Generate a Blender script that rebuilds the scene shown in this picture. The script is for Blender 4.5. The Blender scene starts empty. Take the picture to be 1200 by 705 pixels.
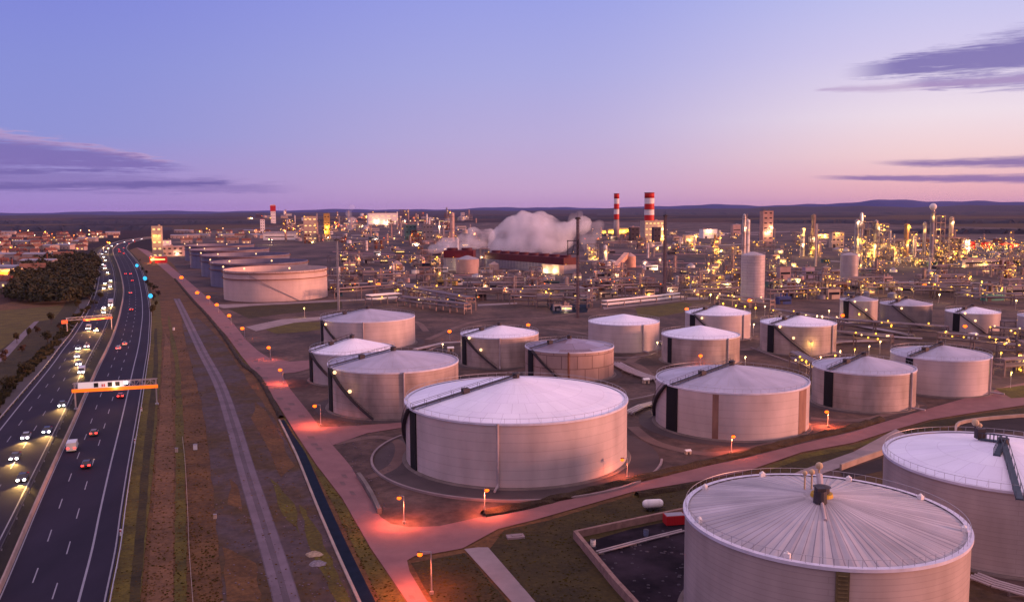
import bpy, math, random
from mathutils import Vector, Matrix, geometry
R = math.radians
sc = bpy.context.scene
col = sc.collection
random.seed(7)

# ------------------------------------------------------------------ camera
CAM_H = 56.0
F = 1020.0                       # focal length in photograph pixels (1200 wide)
PITCH = math.atan((352.5 - 246.0) / F)
ROLL = -0.0067
fw = Vector((0, math.cos(PITCH), -math.sin(PITCH)))
up0 = Vector((0, math.sin(PITCH), math.cos(PITCH)))
rt0 = Vector((1, 0, 0))
rt = rt0 * math.cos(ROLL) + up0 * math.sin(ROLL)
up = -rt0 * math.sin(ROLL) + up0 * math.cos(ROLL)
cd = bpy.data.cameras.new('camera')
cam = bpy.data.objects.new('camera', cd)
col.objects.link(cam)
m = Matrix((rt, up, -fw)).transposed().to_4x4()
m.translation = (0, 0, CAM_H)
cam.matrix_world = m
cd.sensor_width = 36
cd.lens = 36 * F / 1200
cd.clip_start = 0.5
cd.clip_end = 90000
sc.camera = cam

# ------------------------------------------------------------------ world
SUN_AZ = R(102)                   # clockwise from the view direction
SUN_EL = R(5.5)
w = bpy.data.worlds.new('World')
sc.world = w
w.use_nodes = True
nt = w.node_tree
for n in list(nt.nodes):
    nt.nodes.remove(n)


def N(t, **k):
    n = nt.nodes.new(t)
    for a, b in k.items():
        setattr(n, a, b)
    return n


def lin(c):
    return tuple(((v / 255) / 12.92 if v / 255 <= .04045 else ((v / 255 + .055) / 1.055) ** 2.4) for v in c[:3])


def wm(op, a, b=None, c=None):
    n = N('ShaderNodeMath', operation=op)
    for i, v in enumerate((a, b, c)):
        if v is None:
            continue
        if isinstance(v, (int, float)):
            n.inputs[i].default_value = v
        else:
            nt.links.new(v, n.inputs[i])
    return n.outputs[0]


def wramp(stops, fac, k=1.0):
    n = N('ShaderNodeValToRGB')
    cr = n.color_ramp
    while len(cr.elements) < len(stops):
        cr.elements.new(.5)
    for e, (p, c) in zip(cr.elements, stops):
        e.position = p
        l = lin(c)
        e.color = (l[0] * k, l[1] * k, l[2] * k, 1)
    nt.links.new(fac, n.inputs[0])
    return n.outputs[0]


def wmix(f, a, b):
    n = N('ShaderNodeMix', data_type='RGBA')
    nt.links.new(f, n.inputs[0])
    for i, v in ((6, a), (7, b)):
        if isinstance(v, tuple):
            n.inputs[i].default_value = (*v, 1)
        else:
            nt.links.new(v, n.inputs[i])
    return n.outputs[2]


def wsmooth(v, a, b, lo=0.0, hi=1.0):
    n = N('ShaderNodeMapRange', interpolation_type='SMOOTHSTEP')
    nt.links.new(v, n.inputs[0])
    n.inputs[1].default_value = a
    n.inputs[2].default_value = b
    n.inputs[3].default_value = lo
    n.inputs[4].default_value = hi
    return n.outputs[0]


def wnoise(vec, scale, detail=4, rough=.55):
    n = N('ShaderNodeTexNoise')
    n.inputs['Scale'].default_value = scale
    n.inputs['Detail'].default_value = detail
    n.inputs['Roughness'].default_value = rough
    nt.links.new(vec, n.inputs['Vector'])
    return n.outputs[0]


tc = N('ShaderNodeTexCoord')
sp = N('ShaderNodeSeparateXYZ')
nt.links.new(tc.outputs['Generated'], sp.inputs[0])
X, Y, Z = sp.outputs
az = wm('ARCTAN2', X, Y)
zz = wm('MULTIPLY', wm('MAXIMUM', Z, 0.0), 2.0)       # 1 = 30 degrees up
sL = wramp([(0, (160, 132, 204)), (.06, (155, 136, 208)), (.16, (136, 140, 214)), (.30, (132, 138, 216)), (.45, (124, 130, 218)), (1, (150, 140, 215))], zz)
sM = wramp([(0, (196, 154, 200)), (.05, (200, 166, 208)), (.16, (188, 172, 220)), (.30, (172, 170, 228)), (.46, (156, 161, 232)), (1, (165, 155, 222))], zz)
sR = wramp([(0, (226, 160, 182)), (.05, (242, 184, 194)), (.11, (247, 210, 214)), (.19, (243, 224, 236)), (.32, (216, 205, 240)), (.46, (190, 193, 242)), (1, (180, 165, 225))], zz)
sG = wramp([(0, (255, 150, 125)), (.12, (255, 185, 160)), (.35, (250, 205, 215)), (1, (205, 180, 225))], zz)
sB = wramp([(0, (150, 120, 175)), (.3, (222, 175, 200)), (1, (232, 192, 208))], zz)
c1 = wmix(wsmooth(az, -.55, .08), sL, sM)
c1 = wmix(wsmooth(az, .02, .48), c1, sR)
c1 = wmix(wsmooth(az, .6, 1.2), c1, sG)
c1 = wmix(wsmooth(wm('ABSOLUTE', az), 1.7, 2.6), c1, sB)
# zenith, out of view: raised above the visible sky to light the roofs
c1 = wmix(wsmooth(Z, .35, .9), c1, (1.05, .74, .90))

# clouds: long streaks set by azimuth and height
cv = N('ShaderNodeCombineXYZ')
nt.links.new(wm('MULTIPLY', az, 5.0), cv.inputs[0])
nt.links.new(wm('MULTIPLY', Z, 42.0), cv.inputs[1])
n1 = wnoise(cv.outputs[0], 1.6, 6, .62)
cv2 = N('ShaderNodeCombineXYZ')
nt.links.new(wm('MULTIPLY', az, 11.0), cv2.inputs[0])
nt.links.new(wm('MULTIPLY', Z, 210.0), cv2.inputs[1])
n2 = wnoise(cv2.outputs[0], 1.3, 5, .6)

cv3 = N('ShaderNodeCombineXYZ')
nt.links.new(wm('MULTIPLY', az, 46.0), cv3.inputs[0])
nt.links.new(wm('MULTIPLY', Z, 420.0), cv3.inputs[1])
n4 = wnoise(cv3.outputs[0], 1.0, 5, .65)


def A2(px, py):                                        # photograph point -> azimuth, height of the direction
    d = fw + rt * ((px - 600) / F) + up * ((352.5 - py) / F)
    d.normalize()
    return math.atan2(d.x, d.y), d.z


def cloud(p0, p1, half0, half1, soft, warp=.006):
    """streak from photo point p0 to p1; half thickness (in height) grows from half0 to half1"""
    a0, z0 = A2(*p0)
    a1, z1 = A2(*p1)
    t = wsmooth(az, min(a0, a1), max(a0, a1)) if a0 < a1 else wsmooth(az, a1, a0, 1.0, 0.0)
    tl = N('ShaderNodeMapRange')
    nt.links.new(az, tl.inputs[0])
    tl.inputs[1].default_value = a0
    tl.inputs[2].default_value = a1
    tl = tl.outputs[0]
    zc = wm('ADD', wm('MULTIPLY', tl, z1 - z0), z0)
    half = wm('ADD', wm('MULTIPLY', wm('POWER', tl, .7), half1 - half0), half0)
    dz = wm('ABSOLUTE', wm('SUBTRACT', wm('ADD', Z, wm('MULTIPLY', wm('SUBTRACT', n1, .5), warp * 2)), zc))
    dz = wm('ADD', dz, wm('MULTIPLY', wm('SUBTRACT', n2, .5), warp * 2.6))
    dz = wm('ADD', dz, wm('MULTIPLY', wm('SUBTRACT', n4, .5), warp * 1.8))
    body = wm('SUBTRACT', 1.0, wsmooth(wm('DIVIDE', dz, half), 1 - soft, 1 + soft))
    ends = wsmooth(tl, 0.0, .18)
    return wm('MULTIPLY', body, ends)


dark = (.150, .105, .400)
pinkc = (.42, .22, .45)
cl = [
    (cloud((372, 222), (-260, 196), .0015, .014, .75, .007), dark, .50),
    (cloud((240, 200), (-260, 150), .001, .020, .6, .009), (.16, .105, .42), .80),
    (cloud((300, 213), (40, 219), .0008, .0036, .8, .003), (.10, .075, .35), .72),
    (cloud((150, 199), (-60, 203), .0008, .0030, .9, .004), (.12, .085, .38), .6),
    (cloud((978, 86), (1500, 20), .0025, .026, .55, .009), dark, .85),
    (cloud((1040, 98), (1400, 88), .001, .010, .9, .008), (.2, .13, .45), .65),
    (cloud((1010, 191), (1500, 186), .0012, .008, .7, .0026), (.17, .10, .38), .85),
    (cloud((940, 208), (1420, 210), .0012, .005, .7, .0020), (.17, .10, .38), .82),
    (cloud((950, 106), (1040, 103), .0012, .003, .9, .002), (.40, .24, .50), .5),
]
e1 = cloud((230, 194), (-120, 138), .001, .0050, .9, .009)
c2 = wmix(wm('MULTIPLY', e1, .55), c1, (.60, .34, .56))
for f, c, k in cl:
    c2 = wmix(wm('MULTIPLY', f, k), c2, c)
sky = N('ShaderNodeTexSky', sky_type='NISHITA')
sky.sun_disc = False
sky.sun_elevation = SUN_EL
sky.sun_rotation = SUN_AZ
sky.altitude = 200
b1 = N('ShaderNodeBackground')
b1.inputs[1].default_value = .86
nt.links.new(c2, b1.inputs[0])
b2 = N('ShaderNodeBackground')
b2.inputs[1].default_value = .012
nt.links.new(sky.outputs[0], b2.inputs[0])
ad = N('ShaderNodeAddShader')
nt.links.new(b1.outputs[0], ad.inputs[0])
nt.links.new(b2.outputs[0], ad.inputs[1])
wo = N('ShaderNodeOutputWorld')
nt.links.new(ad.outputs[0], wo.inputs[0])

sd = bpy.data.lights.new('sun', 'SUN')
sd.energy = 4.2
sd.angle = R(6)
sd.color = (1.0, .38, .24)
so = bpy.data.objects.new('sun', sd)
col.objects.link(so)
dsun = Vector((math.sin(SUN_AZ) * math.cos(SUN_EL), math.cos(SUN_AZ) * math.cos(SUN_EL), math.sin(SUN_EL)))
so.rotation_euler = dsun.to_track_quat('Z', 'Y').to_euler()

sc.view_settings.view_transform = 'Standard'
sc.view_settings.look = 'None'
sc.view_settings.exposure = 0.14
sc.view_settings.gamma = 1.0
sc.view_settings.use_curve_mapping = False
cy = sc.cycles
cy.use_denoising = True
cy.denoiser = 'OPENIMAGEDENOISE'
cy.max_bounces = 10
cy.diffuse_bounces = 2
cy.glossy_bounces = 2
cy.transmission_bounces = 3
cy.volume_bounces = 10
cy.transparent_max_bounces = 8
cy.sample_clamp_indirect = 4
cy.volume_step_rate = 2.0
cy.volume_max_steps = 256


# ------------------------------------------------------------------ helpers
def G(px, py, h=0.0):
    d = fw + rt * ((px - 600) / F) + up * ((352.5 - py) / F)
    t = (h - CAM_H) / d.z
    return Vector((0, 0, CAM_H)) + d * t


def depth(p):
    return (Vector((p[0], p[1], 0)) - Vector((0, 0, CAM_H))).dot(fw)


def MPP(p):                       # metres per photo pixel at a ground point
    return depth(p) / F


def PX(p):
    v = Vector(p) - Vector((0, 0, CAM_H))
    z = v.dot(fw)
    return 600 + F * v.dot(rt) / z, 352.5 - F * v.dot(up) / z


MATS = {}


def mat(name, c, rough=.7, var=.25, scale=.3, metal=0.0, c2=None, bump=0.0, stretch=None, spec=.3, thr=None, uv=False, detail=5):
    """procedural material: colour c varied by noise (towards c2 when given)"""
    if name in MATS:
        return MATS[name]
    M = bpy.data.materials.new(name)
    M.use_nodes = True
    t = M.node_tree
    b = t.nodes['Principled BSDF']
    b.inputs['Roughness'].default_value = rough
    b.inputs['Metallic'].default_value = metal
    b.inputs['Specular IOR Level'].default_value = spec
    co = t.nodes.new('ShaderNodeTexCoord')
    mp = t.nodes.new('ShaderNodeMapping')
    t.links.new(co.outputs['UV' if uv else 'Object'], mp.inputs[0])
    if stretch:
        mp.inputs['Scale'].default_value = stretch
    no = t.nodes.new('ShaderNodeTexNoise')
    no.inputs['Scale'].default_value = scale
    no.inputs['Detail'].default_value = detail
    no.inputs['Roughness'].default_value = .62
    t.links.new(mp.outputs[0], no.inputs['Vector'])
    rp = t.nodes.new('ShaderNodeValToRGB')
    a = c
    fine = bump > .35
    bb = c2 if c2 else tuple(v * (1 - var) for v in c)
    if not c2:
        a = tuple(min(1, v * (1 + var * .6)) for v in c)
    lo, hi = thr if thr else (.32, .68)
    rp.color_ramp.elements[0].position = lo
    rp.color_ramp.elements[1].position = hi
    rp.color_ramp.elements[0].color = (*bb, 1)
    rp.color_ramp.elements[1].color = (*a, 1)
    t.links.new(no.outputs[0], rp.inputs[0])
    src = rp.outputs[0]
    if fine:
        n3 = t.nodes.new('ShaderNodeTexNoise')
        n3.inputs['Scale'].default_value = scale * 9
        n3.inputs['Detail'].default_value = 8
        n3.inputs['Roughness'].default_value = .7
        t.links.new(mp.outputs[0], n3.inputs['Vector'])
        mr = t.nodes.new('ShaderNodeMapRange')
        mr.inputs[1].default_value = .3
        mr.inputs[2].default_value = .7
        mr.inputs[3].default_value = .55
        mr.inputs[4].default_value = 1.5
        t.links.new(n3.outputs[0], mr.inputs[0])
        sc3 = t.nodes.new('ShaderNodeVectorMath')
        sc3.operation = 'SCALE'
        t.links.new(src, sc3.inputs[0])
        t.links.new(mr.outputs[0], sc3.inputs['Scale'])
        src = sc3.outputs[0]
    t.links.new(src, b.inputs['Base Color'])
    if bump:
        bu = t.nodes.new('ShaderNodeBump')
        bu.inputs['Strength'].default_value = bump
        bu.inputs['Distance'].default_value = .3
        n2_ = t.nodes.new('ShaderNodeTexNoise')
        n2_.inputs['Scale'].default_value = scale * 6
        n2_.inputs['Detail'].default_value = 4
        t.links.new(mp.outputs[0], n2_.inputs['Vector'])
        t.links.new(n2_.outputs[0], bu.inputs['Height'])
        t.links.new(bu.outputs[0], b.inputs['Normal'])
    MATS[name] = M
    return M


def emat(name, c, s, sampling='NONE'):
    if name in MATS:
        return MATS[name]
    M = bpy.data.materials.new(name)
    M.use_nodes = True
    t = M.node_tree
    b = t.nodes['Principled BSDF']
    b.inputs['Base Color'].default_value = (*[min(1, v) * .5 for v in c], 1)
    b.inputs['Emission Color'].default_value = (*c, 1)
    b.inputs['Emission Strength'].default_value = s
    M.cycles.emission_sampling = sampling
    MATS[name] = M
    return M


class MB:
    def __init__(s):
        s.v, s.f, s.uv = [], [], {}

    def add(s, vs, fs):
        o = len(s.v)
        s.v += [tuple(p) for p in vs]
        s.f += [tuple(i + o for i in f) for f in fs]

    def box(s, x, y, z, sx, sy, sz, rz=0.0):
        """centre x,y; bottom z"""
        c, n = math.cos(rz), math.sin(rz)
        vs = []
        for k in (0, 1):
            for a, b in ((-1, -1), (1, -1), (1, 1), (-1, 1)):
                u, w_ = a * sx / 2, b * sy / 2
                vs.append((x + u * c - w_ * n, y + u * n + w_ * c, z + k * sz))
        s.add(vs, [(3, 2, 1, 0), (4, 5, 6, 7), (0, 1, 5, 4), (1, 2, 6, 5), (2, 3, 7, 6), (3, 0, 4, 7)])

    def cyl(s, x, y, z0, z1, r0, r1=None, n=16, caps=True):
        r1 = r0 if r1 is None else r1
        vs = []
        for z, r in ((z0, r0), (z1, r1)):
            for i in range(n):
                a = 2 * math.pi * i / n
                vs.append((x + r * math.cos(a), y + r * math.sin(a), z))
        fs = [(i, (i + 1) % n, n + (i + 1) % n, n + i) for i in range(n)]
        if caps:
            fs += [tuple(range(n - 1, -1, -1)), tuple(range(n, 2 * n))]
        s.add(vs, fs)

    def tube(s, p, q, r, n=6, r2=None):
        p, q = Vector(p), Vector(q)
        d = (q - p)
        if d.length < 1e-6:
            return
        d.normalize()
        a = d.orthogonal().normalized()
        b = d.cross(a)
        vs = []
        for c_, rr in ((p, r), (q, r if r2 is None else r2)):
            for i in range(n):
                t = 2 * math.pi * i / n
                vs.append(c_ + a * (rr * math.cos(t)) + b * (rr * math.sin(t)))
        fs = [(i, (i + 1) % n, n + (i + 1) % n, n + i) for i in range(n)]
        fs += [tuple(range(n - 1, -1, -1)), tuple(range(n, 2 * n))]
        s.add(vs, fs)

    def ball(s, x, y, z, r, n=8, k=6, sz=1.0, z0=-1.0):
        vs, fs = [], []
        for j in range(k + 1):
            t = math.asin(max(-1, z0)) + (math.pi / 2 - math.asin(max(-1, z0))) * j / k
            for i in range(n):
                a = 2 * math.pi * i / n
                vs.append((x + r * math.cos(t) * math.cos(a), y + r * math.cos(t) * math.sin(a), z + r * sz * math.sin(t)))
        for j in range(k):
            for i in range(n):
                fs.append((j * n + i, j * n + (i + 1) % n, (j + 1) * n + (i + 1) % n, (j + 1) * n + i))
        s.add(vs, fs)

    def prism(s, poly, z0, z1):
        n = len(poly)
        vs = [(p[0], p[1], z0) for p in poly] + [(p[0], p[1], z1) for p in poly]
        fs = [(i, (i + 1) % n, n + (i + 1) % n, n + i) for i in range(n)]
        fs += [tuple(range(n - 1, -1, -1)), tuple(range(n, 2 * n))]
        s.add(vs, fs)

    def side(s, prof, x0, x1):
        """prism along x of a (y,z) outline, outline listed counter clockwise seen from +x"""
        n = len(prof)
        vs = [(x0, p[0], p[1]) for p in prof] + [(x1, p[0], p[1]) for p in prof]
        fs = [(i, (i + 1) % n, n + (i + 1) % n, n + i) for i in range(n)]
        fs += [tuple(range(n - 1, -1, -1)), tuple(range(n, 2 * n))]
        s.add(vs, fs)

    def build(s, name, m_, parent=None, smooth=False, uv=None):
        me = bpy.data.meshes.new(name)
        me.from_pydata(s.v, [], s.f)
        me.materials.append(m_)
        if smooth:
            for p in me.polygons:
                p.use_smooth = abs(p.normal.z) < .95 or smooth == 2
        if uv:
            ul = me.uv_layers.new(name='uv')
            for l in me.loops:
                ul.data[l.index].uv = uv(me.vertices[l.vertex_index].co, l.index)
        me.update()
        o = bpy.data.objects.new(name, me)
        col.objects.link(o)
        if parent:
            o.parent = parent
        return o


def thing(name, label, cat, loc=(0, 0, 0), rz=0.0, group=None):
    o = bpy.data.objects.new(name, None)
    col.objects.link(o)
    o.location = loc
    o.rotation_euler = (0, 0, rz)
    o.empty_display_size = .5
    o['label'] = label
    o['category'] = cat
    if group:
        o['group'] = group
    return o


def tag(o, label=None, cat=None, group=None, kind=None):
    for k, v in (('label', label), ('category', cat), ('group', group), ('kind', kind)):
        if v:
            o[k] = v
    return o


def dup(root):
    r = root.copy()
    col.objects.link(r)
    for ch in [c_ for c_ in root.children if c_.type != 'LIGHT']:
        c = ch.copy()
        col.objects.link(c)
        c.parent = r
        for g in list(ch.children):
            d = g.copy()
            col.objects.link(d)
            d.parent = c
    return r


def lamp_light(p, color, power, parent=None, size=.25, spot=None, name='lamp_light'):
    l = bpy.data.lights.new(name, 'SPOT' if spot else 'POINT')
    l.energy = power
    l.color = color
    l.shadow_soft_size = size
    o = bpy.data.objects.new(name, l)
    col.objects.link(o)
    o.location = p
    if spot:
        l.spot_size = spot[0]
        l.spot_blend = .8
        o.rotation_euler = spot[1]
    if parent:
        o.parent = parent
    return o


ONES = ['', 'first', 'second', 'third', 'fourth', 'fifth', 'sixth', 'seventh', 'eighth', 'ninth', 'tenth', 'eleventh', 'twelfth',
        'thirteenth', 'fourteenth', 'fifteenth', 'sixteenth', 'seventeenth', 'eighteenth', 'nineteenth']
TENS = ['', '', 'twenty', 'thirty', 'forty', 'fifty', 'sixty', 'seventy', 'eighty', 'ninety']


def nth(i):
    if i < 20:
        return ONES[i]
    t, o = divmod(i, 10)
    return {2: 'twentieth', 3: 'thirtieth', 4: 'fortieth', 5: 'fiftieth', 6: 'sixtieth', 7: 'seventieth', 8: 'eightieth', 9: 'ninetieth'}[t] if o == 0 else TENS[t] + ' ' + ONES[o]


SODIUM = (1.0, .17, .060)
YEL = (1.0, .58, .12)
WARM = (1.0, .66, .34)

# ------------------------------------------------------------------ materials
brown_grass = mat('brown_grass', (.135, .062, .022), .95, c2=(.060, .028, .012), scale=.12, bump=.6)
olive_grass = mat('olive_grass', (.105, .078, .010), .95, c2=(.050, .036, .008), scale=.15, bump=.6)
dark_grass = mat('dark_grass', (.050, .034, .008), .95, c2=(.022, .015, .006), scale=.15, bump=.6)
gravel = mat('gravel', (.070, .046, .050), .95, c2=(.062, .034, .014), scale=.06, bump=.4, thr=(.42, .58))
yard = mat('yard', (.115, .068, .058), .95, c2=(.040, .024, .023), scale=.045, bump=.4, thr=(.38, .62))
asphalt = mat('asphalt', (.028, .021, .042), .85, c2=(.014, .011, .024), scale=.10, stretch=(1, .3, 1), spec=.15, thr=(.25, .75), detail=9)
asphalt_old = mat('asphalt_old', (.060, .045, .046), .75, var=.25, scale=.1)
road_pale = mat('road_pale', (.26, .20, .21), .85, var=.25, scale=.15)
track_m = mat('track_gravel', (.17, .125, .16), .95, c2=(.11, .08, .10), scale=.2)
paint = mat('road_paint', (.24, .23, .28), .6, var=.15, scale=.5)
p_steel = mat('plant_steel', (.20, .15, .16), .5, var=.3, scale=.3, metal=.3)
p_ins = mat('plant_cladding', (.27, .20, .20), .45, var=.35, scale=.2, metal=.3)
p_pipe = mat('plant_pipe', (.22, .165, .18), .5, var=.3, scale=.3)
concrete = mat('concrete', (.34, .26, .23), .85, var=.25, scale=.25)
concrete_d = mat('concrete_dark', (.16, .125, .12), .9, var=.3, scale=.25)
steel = mat('galvanised_steel', (.42, .39, .42), .45, var=.2, scale=.6, metal=.4)
steel_d = mat('dark_steel', (.045, .036, .045), .6, var=.3, scale=.6)
black = mat('black_paint', (.008, .007, .010), .7, var=.2, scale=.5)
white = mat('white_paint', (.74, .70, .70), .55, var=.12, scale=.3)
cream = mat('cream_paint', (.46, .35, .28), .7, var=.2, scale=.2)
pinkwall = mat('pink_cladding', (.40, .27, .26), .7, var=.2, scale=.15)
greyclad = mat('grey_cladding', (.27, .25, .30), .6, var=.2, scale=.15)
bluewall = mat('blue_cladding', (.13, .15, .24), .6, var=.2, scale=.15)
tealwall = mat('teal_cladding', (.06, .12, .13), .6, var=.2, scale=.15)
darkwall = mat('dark_cladding', (.050, .040, .055), .7, var=.3, scale=.15)
redp = mat('red_paint', (.42, .015, .022), .55, var=.15, scale=.2)
redtile = mat('red_tile', (.17, .055, .040), .85, var=.3, scale=.3)
rust = mat('rusty_steel', (.20, .085, .055), .85, var=.35, scale=.3)
insul = mat('aluminium_cladding', (.48, .42, .42), .42, var=.2, scale=.3, metal=.35)
pipem = mat('pipe_paint', (.40, .33, .35), .5, var=.2, scale=.4)
water_m = mat('channel_water', (.008, .014, .030), .7, var=.3, scale=.5, spec=.05)
bark = mat('bark', (.06, .042, .03), .9)
house_w = mat('house_render', (.36, .28, .27), .85, var=.25, scale=.1)
tuft_m = mat('dry_grass', (.24, .13, .05), .95, c2=(.12, .07, .02), scale=2)
leaf = mat('leaves', (.045, .040, .015), .9, c2=(.022, .020, .010), scale=.8)
leaf_b = mat('bare_twigs', (.085, .050, .035), .9, c2=(.035, .022, .018), scale=.8)
glass_m = mat('dark_glass', (.02, .02, .03), .1, spec=.6)
tyre = mat('tyre_rubber', (.02, .02, .02), .8)
e_sod = emat('sodium_lamp_glow', (1.0, .115, .006), 3.2)
e_yel = emat('yellow_lamp_glow', (1.0, .50, .05), 2.2)
e_warm = emat('warm_white_lamp_glow', (1.0, .58, .28), 1.9)
e_white = emat('headlight_glow', (1.0, .93, .95), 14)
e_red = emat('tail_light_glow', (1.0, .035, .03), 5)
e_cyan = emat('cyan_sign_glow', (.04, .42, .75), 1.5)
e_win = emat('lit_window', (1.0, .62, .22), 1.3)

# ------------------------------------------------------------------ ground sheets
def flat(name, m_, pts, lvl, jit=0.0, closed=True, step=9.0, kind='structure', world=False, label=None):
    """a flat sheet on the ground; outline given where it lies on the ground as seen in the survey photo"""
    out = []
    n = len(pts)
    rr = random.Random(name)
    for i in range(n):
        a, b = pts[i], pts[(i + 1) % n]
        k = 1
        if not world:
            L_ = math.hypot(b[0] - a[0], b[1] - a[1])
            k = max(1, int(L_ / step))
        for j in range(k):
            t = j / k
            x, y = a[0] + (b[0] - a[0]) * t, a[1] + (b[1] - a[1]) * t
            if jit and not world:
                x += rr.uniform(-1, 1) * jit
                y += rr.uniform(-1, 1) * jit * .4
            out.append(Vector((x, y, 0)) if world else G(x, y))
    c = sum(out, Vector()) / len(out)
    loc = [Vector((p.x - c.x, p.y - c.y, 0)) for p in out]
    tri = geometry.tessellate_polygon([loc])
    me = bpy.data.meshes.new(name)
    fs = []
    for t in tri:
        a, b, d = (loc[i] for i in t)
        fs.append(tuple(t) if (b - a).cross(d - a).z > 0 else tuple(reversed(t)))
    me.from_pydata([tuple(p) for p in loc], [], fs)
    me.materials.append(m_)
    o = bpy.data.objects.new(name, me)
    col.objects.link(o)
    o.location = (c.x, c.y, .02 + .02 * lvl)
    o['kind'] = kind
    return o


def cat(P, i, t):
    p0, p1, p2, p3 = P[max(0, i - 1)], P[i], P[i + 1], P[min(len(P) - 1, i + 2)]
    return .5 * ((2 * p1) + (p2 - p0) * t + (2 * p0 - 5 * p1 + 4 * p2 - p3) * t * t + (3 * p1 - p0 - 3 * p2 + p3) * t ** 3)


def dense(P, k=8):
    out = []
    for i in range(len(P) - 1):
        for j in range(k):
            out.append(cat(P, i, j / k))
    out.append(P[-1])
    return out


def strip(name, m_, Lp, Rp, z, kind='structure'):
    mb = MB()
    n = len(Lp)
    vs = [(p.x, p.y, z) for p in Lp] + [(p.x, p.y, z) for p in Rp]
    mb.add(vs, [(i, n + i, n + i + 1, i + 1) for i in range(n - 1)])
    o = mb.build(name, m_)
    if kind:
        o['kind'] = kind
    return o


def wall_along(mb, P, h, w_, z0=0.0, top=None):
    """a solid strip of width w_ and height h along world polyline P"""
    top = w_ if top is None else top
    n = len(P)
    vs = []
    for i, p in enumerate(P):
        d = (P[min(i + 1, n - 1)] - P[max(i - 1, 0)])
        d.z = 0
        d.normalize()
        s_ = Vector((d.y, -d.x, 0))
        for a, z, ww in ((-1, z0, w_), (-1, z0 + h, top), (1, z0 + h, top), (1, z0, w_)):
            q = p + s_ * (a * ww / 2)
            vs.append((q.x, q.y, z))
    fs = []
    for i in range(n - 1):
        a, b = i * 4, i * 4 + 4
        for k in range(3):
            fs.append((a + k, a + k + 1, b + k + 1, b + k))
    fs += [(0, 3, 2, 1), (4 * n - 4, 4 * n - 3, 4 * n - 2, 4 * n - 1)]
    mb.add(vs, fs)


def pl(pts, k=8):
    return dense([G(*p) for p in pts], k)


def resample(P, d):
    out = [P[0]]
    acc = 0
    for a, b in zip(P, P[1:]):
        L_ = (b - a).length
        if L_ == 0:
            continue
        while acc + L_ >= d:
            t = (d - acc) / L_
            a = a + (b - a) * t
            out.append(a.copy())
            L_ = (b - a).length
            acc = 0
            if L_ == 0:
                break
        acc += L_
    return out


# far plain: broad field patches
gm = bpy.data.materials.new('plain_fields')
gm.use_nodes = True
t_ = gm.node_tree
b_ = t_.nodes['Principled BSDF']
b_.inputs['Roughness'].default_value = .95
b_.inputs['Specular IOR Level'].default_value = .1
co_ = t_.nodes.new('ShaderNodeTexCoord')
mp_ = t_.nodes.new('ShaderNodeMapping')
mp_.inputs['Rotation'].default_value = (0, 0, .35)
t_.links.new(co_.outputs['Object'], mp_.inputs[0])
vo = t_.nodes.new('ShaderNodeTexVoronoi')
vo.inputs['Scale'].default_value = .0011
t_.links.new(mp_.outputs[0], vo.inputs['Vector'])
r1 = t_.nodes.new('ShaderNodeValToRGB')
r1.color_ramp.interpolation = 'CONSTANT'
els = [(0, (.030, .016, .020)), (.25, (.060, .032, .026)), (.45, (.020, .012, .016)), (.62, (.075, .046, .028)), (.8, (.016, .011, .016))]
while len(r1.color_ramp.elements) < len(els):
    r1.color_ramp.elements.new(.5)
for e, (p, c) in zip(r1.color_ramp.elements, els):
    e.position = p
    e.color = (*c, 1)
sx_ = t_.nodes.new('ShaderNodeSeparateXYZ')
t_.links.new(vo.outputs['Color'], sx_.inputs[0])
t_.links.new(sx_.outputs[0], r1.inputs[0])
no_ = t_.nodes.new('ShaderNodeTexNoise')
no_.inputs['Scale'].default_value = .02
no_.inputs['Detail'].default_value = 8
t_.links.new(mp_.outputs[0], no_.inputs['Vector'])
mx_ = t_.nodes.new('ShaderNodeMix')
mx_.data_type = 'RGBA'
mx_.blend_type = 'OVERLAY'
mx_.inputs[0].default_value = .8
t_.links.new(r1.outputs[0], mx_.inputs[6])
t_.links.new(no_.outputs[0], mx_.inputs[7])
t_.links.new(mx_.outputs[2], b_.inputs['Base Color'])
mb = MB()
mb.add([(-32000, -1500, 0), (32000, -1500, 0), (32000, 34000, 0), (-32000, 34000, 0)], [(0, 1, 2, 3)])
g_ = mb.build('ground', gm)
g_['kind'] = 'structure'

# hills on the horizon
def ridge(name, dist, hts, m_, seed):
    rr = random.Random(seed)
    mb = MB()
    n = 260
    rows = 7
    a0, a1 = -.85, .85
    ph = [rr.uniform(0, 6.3) for _ in range(8)]
    vs = []
    for j in range(rows):
        for i in range(n):
            a = a0 + (a1 - a0) * i / (n - 1)
            u = i / (n - 1) * (len(hts) - 1)
            k = min(int(u), len(hts) - 2)
            f = u - k
            f = f * f * (3 - 2 * f)
            h = hts[k] * (1 - f) + hts[k + 1] * f
            h *= 1 + .16 * math.sin(a * 31 + ph[0]) + .10 * math.sin(a * 73 + ph[1]) + .05 * math.sin(a * 190 + ph[2])
            s_ = math.sin(math.pi * j / (rows - 1))
            d = dist + (j - rows / 2) * 900 + 250 * math.sin(a * 40 + j)
            vs.append((d * math.sin(a), d * math.cos(a), max(-2, h * s_ - 1)))
    mb.add(vs, [(j * n + i, j * n + i + 1, (j + 1) * n + i + 1, (j + 1) * n + i) for j in range(rows - 1) for i in range(n - 1)])
    o = mb.build(name, m_, smooth=2)
    o['kind'] = 'structure'
    return o


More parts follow.
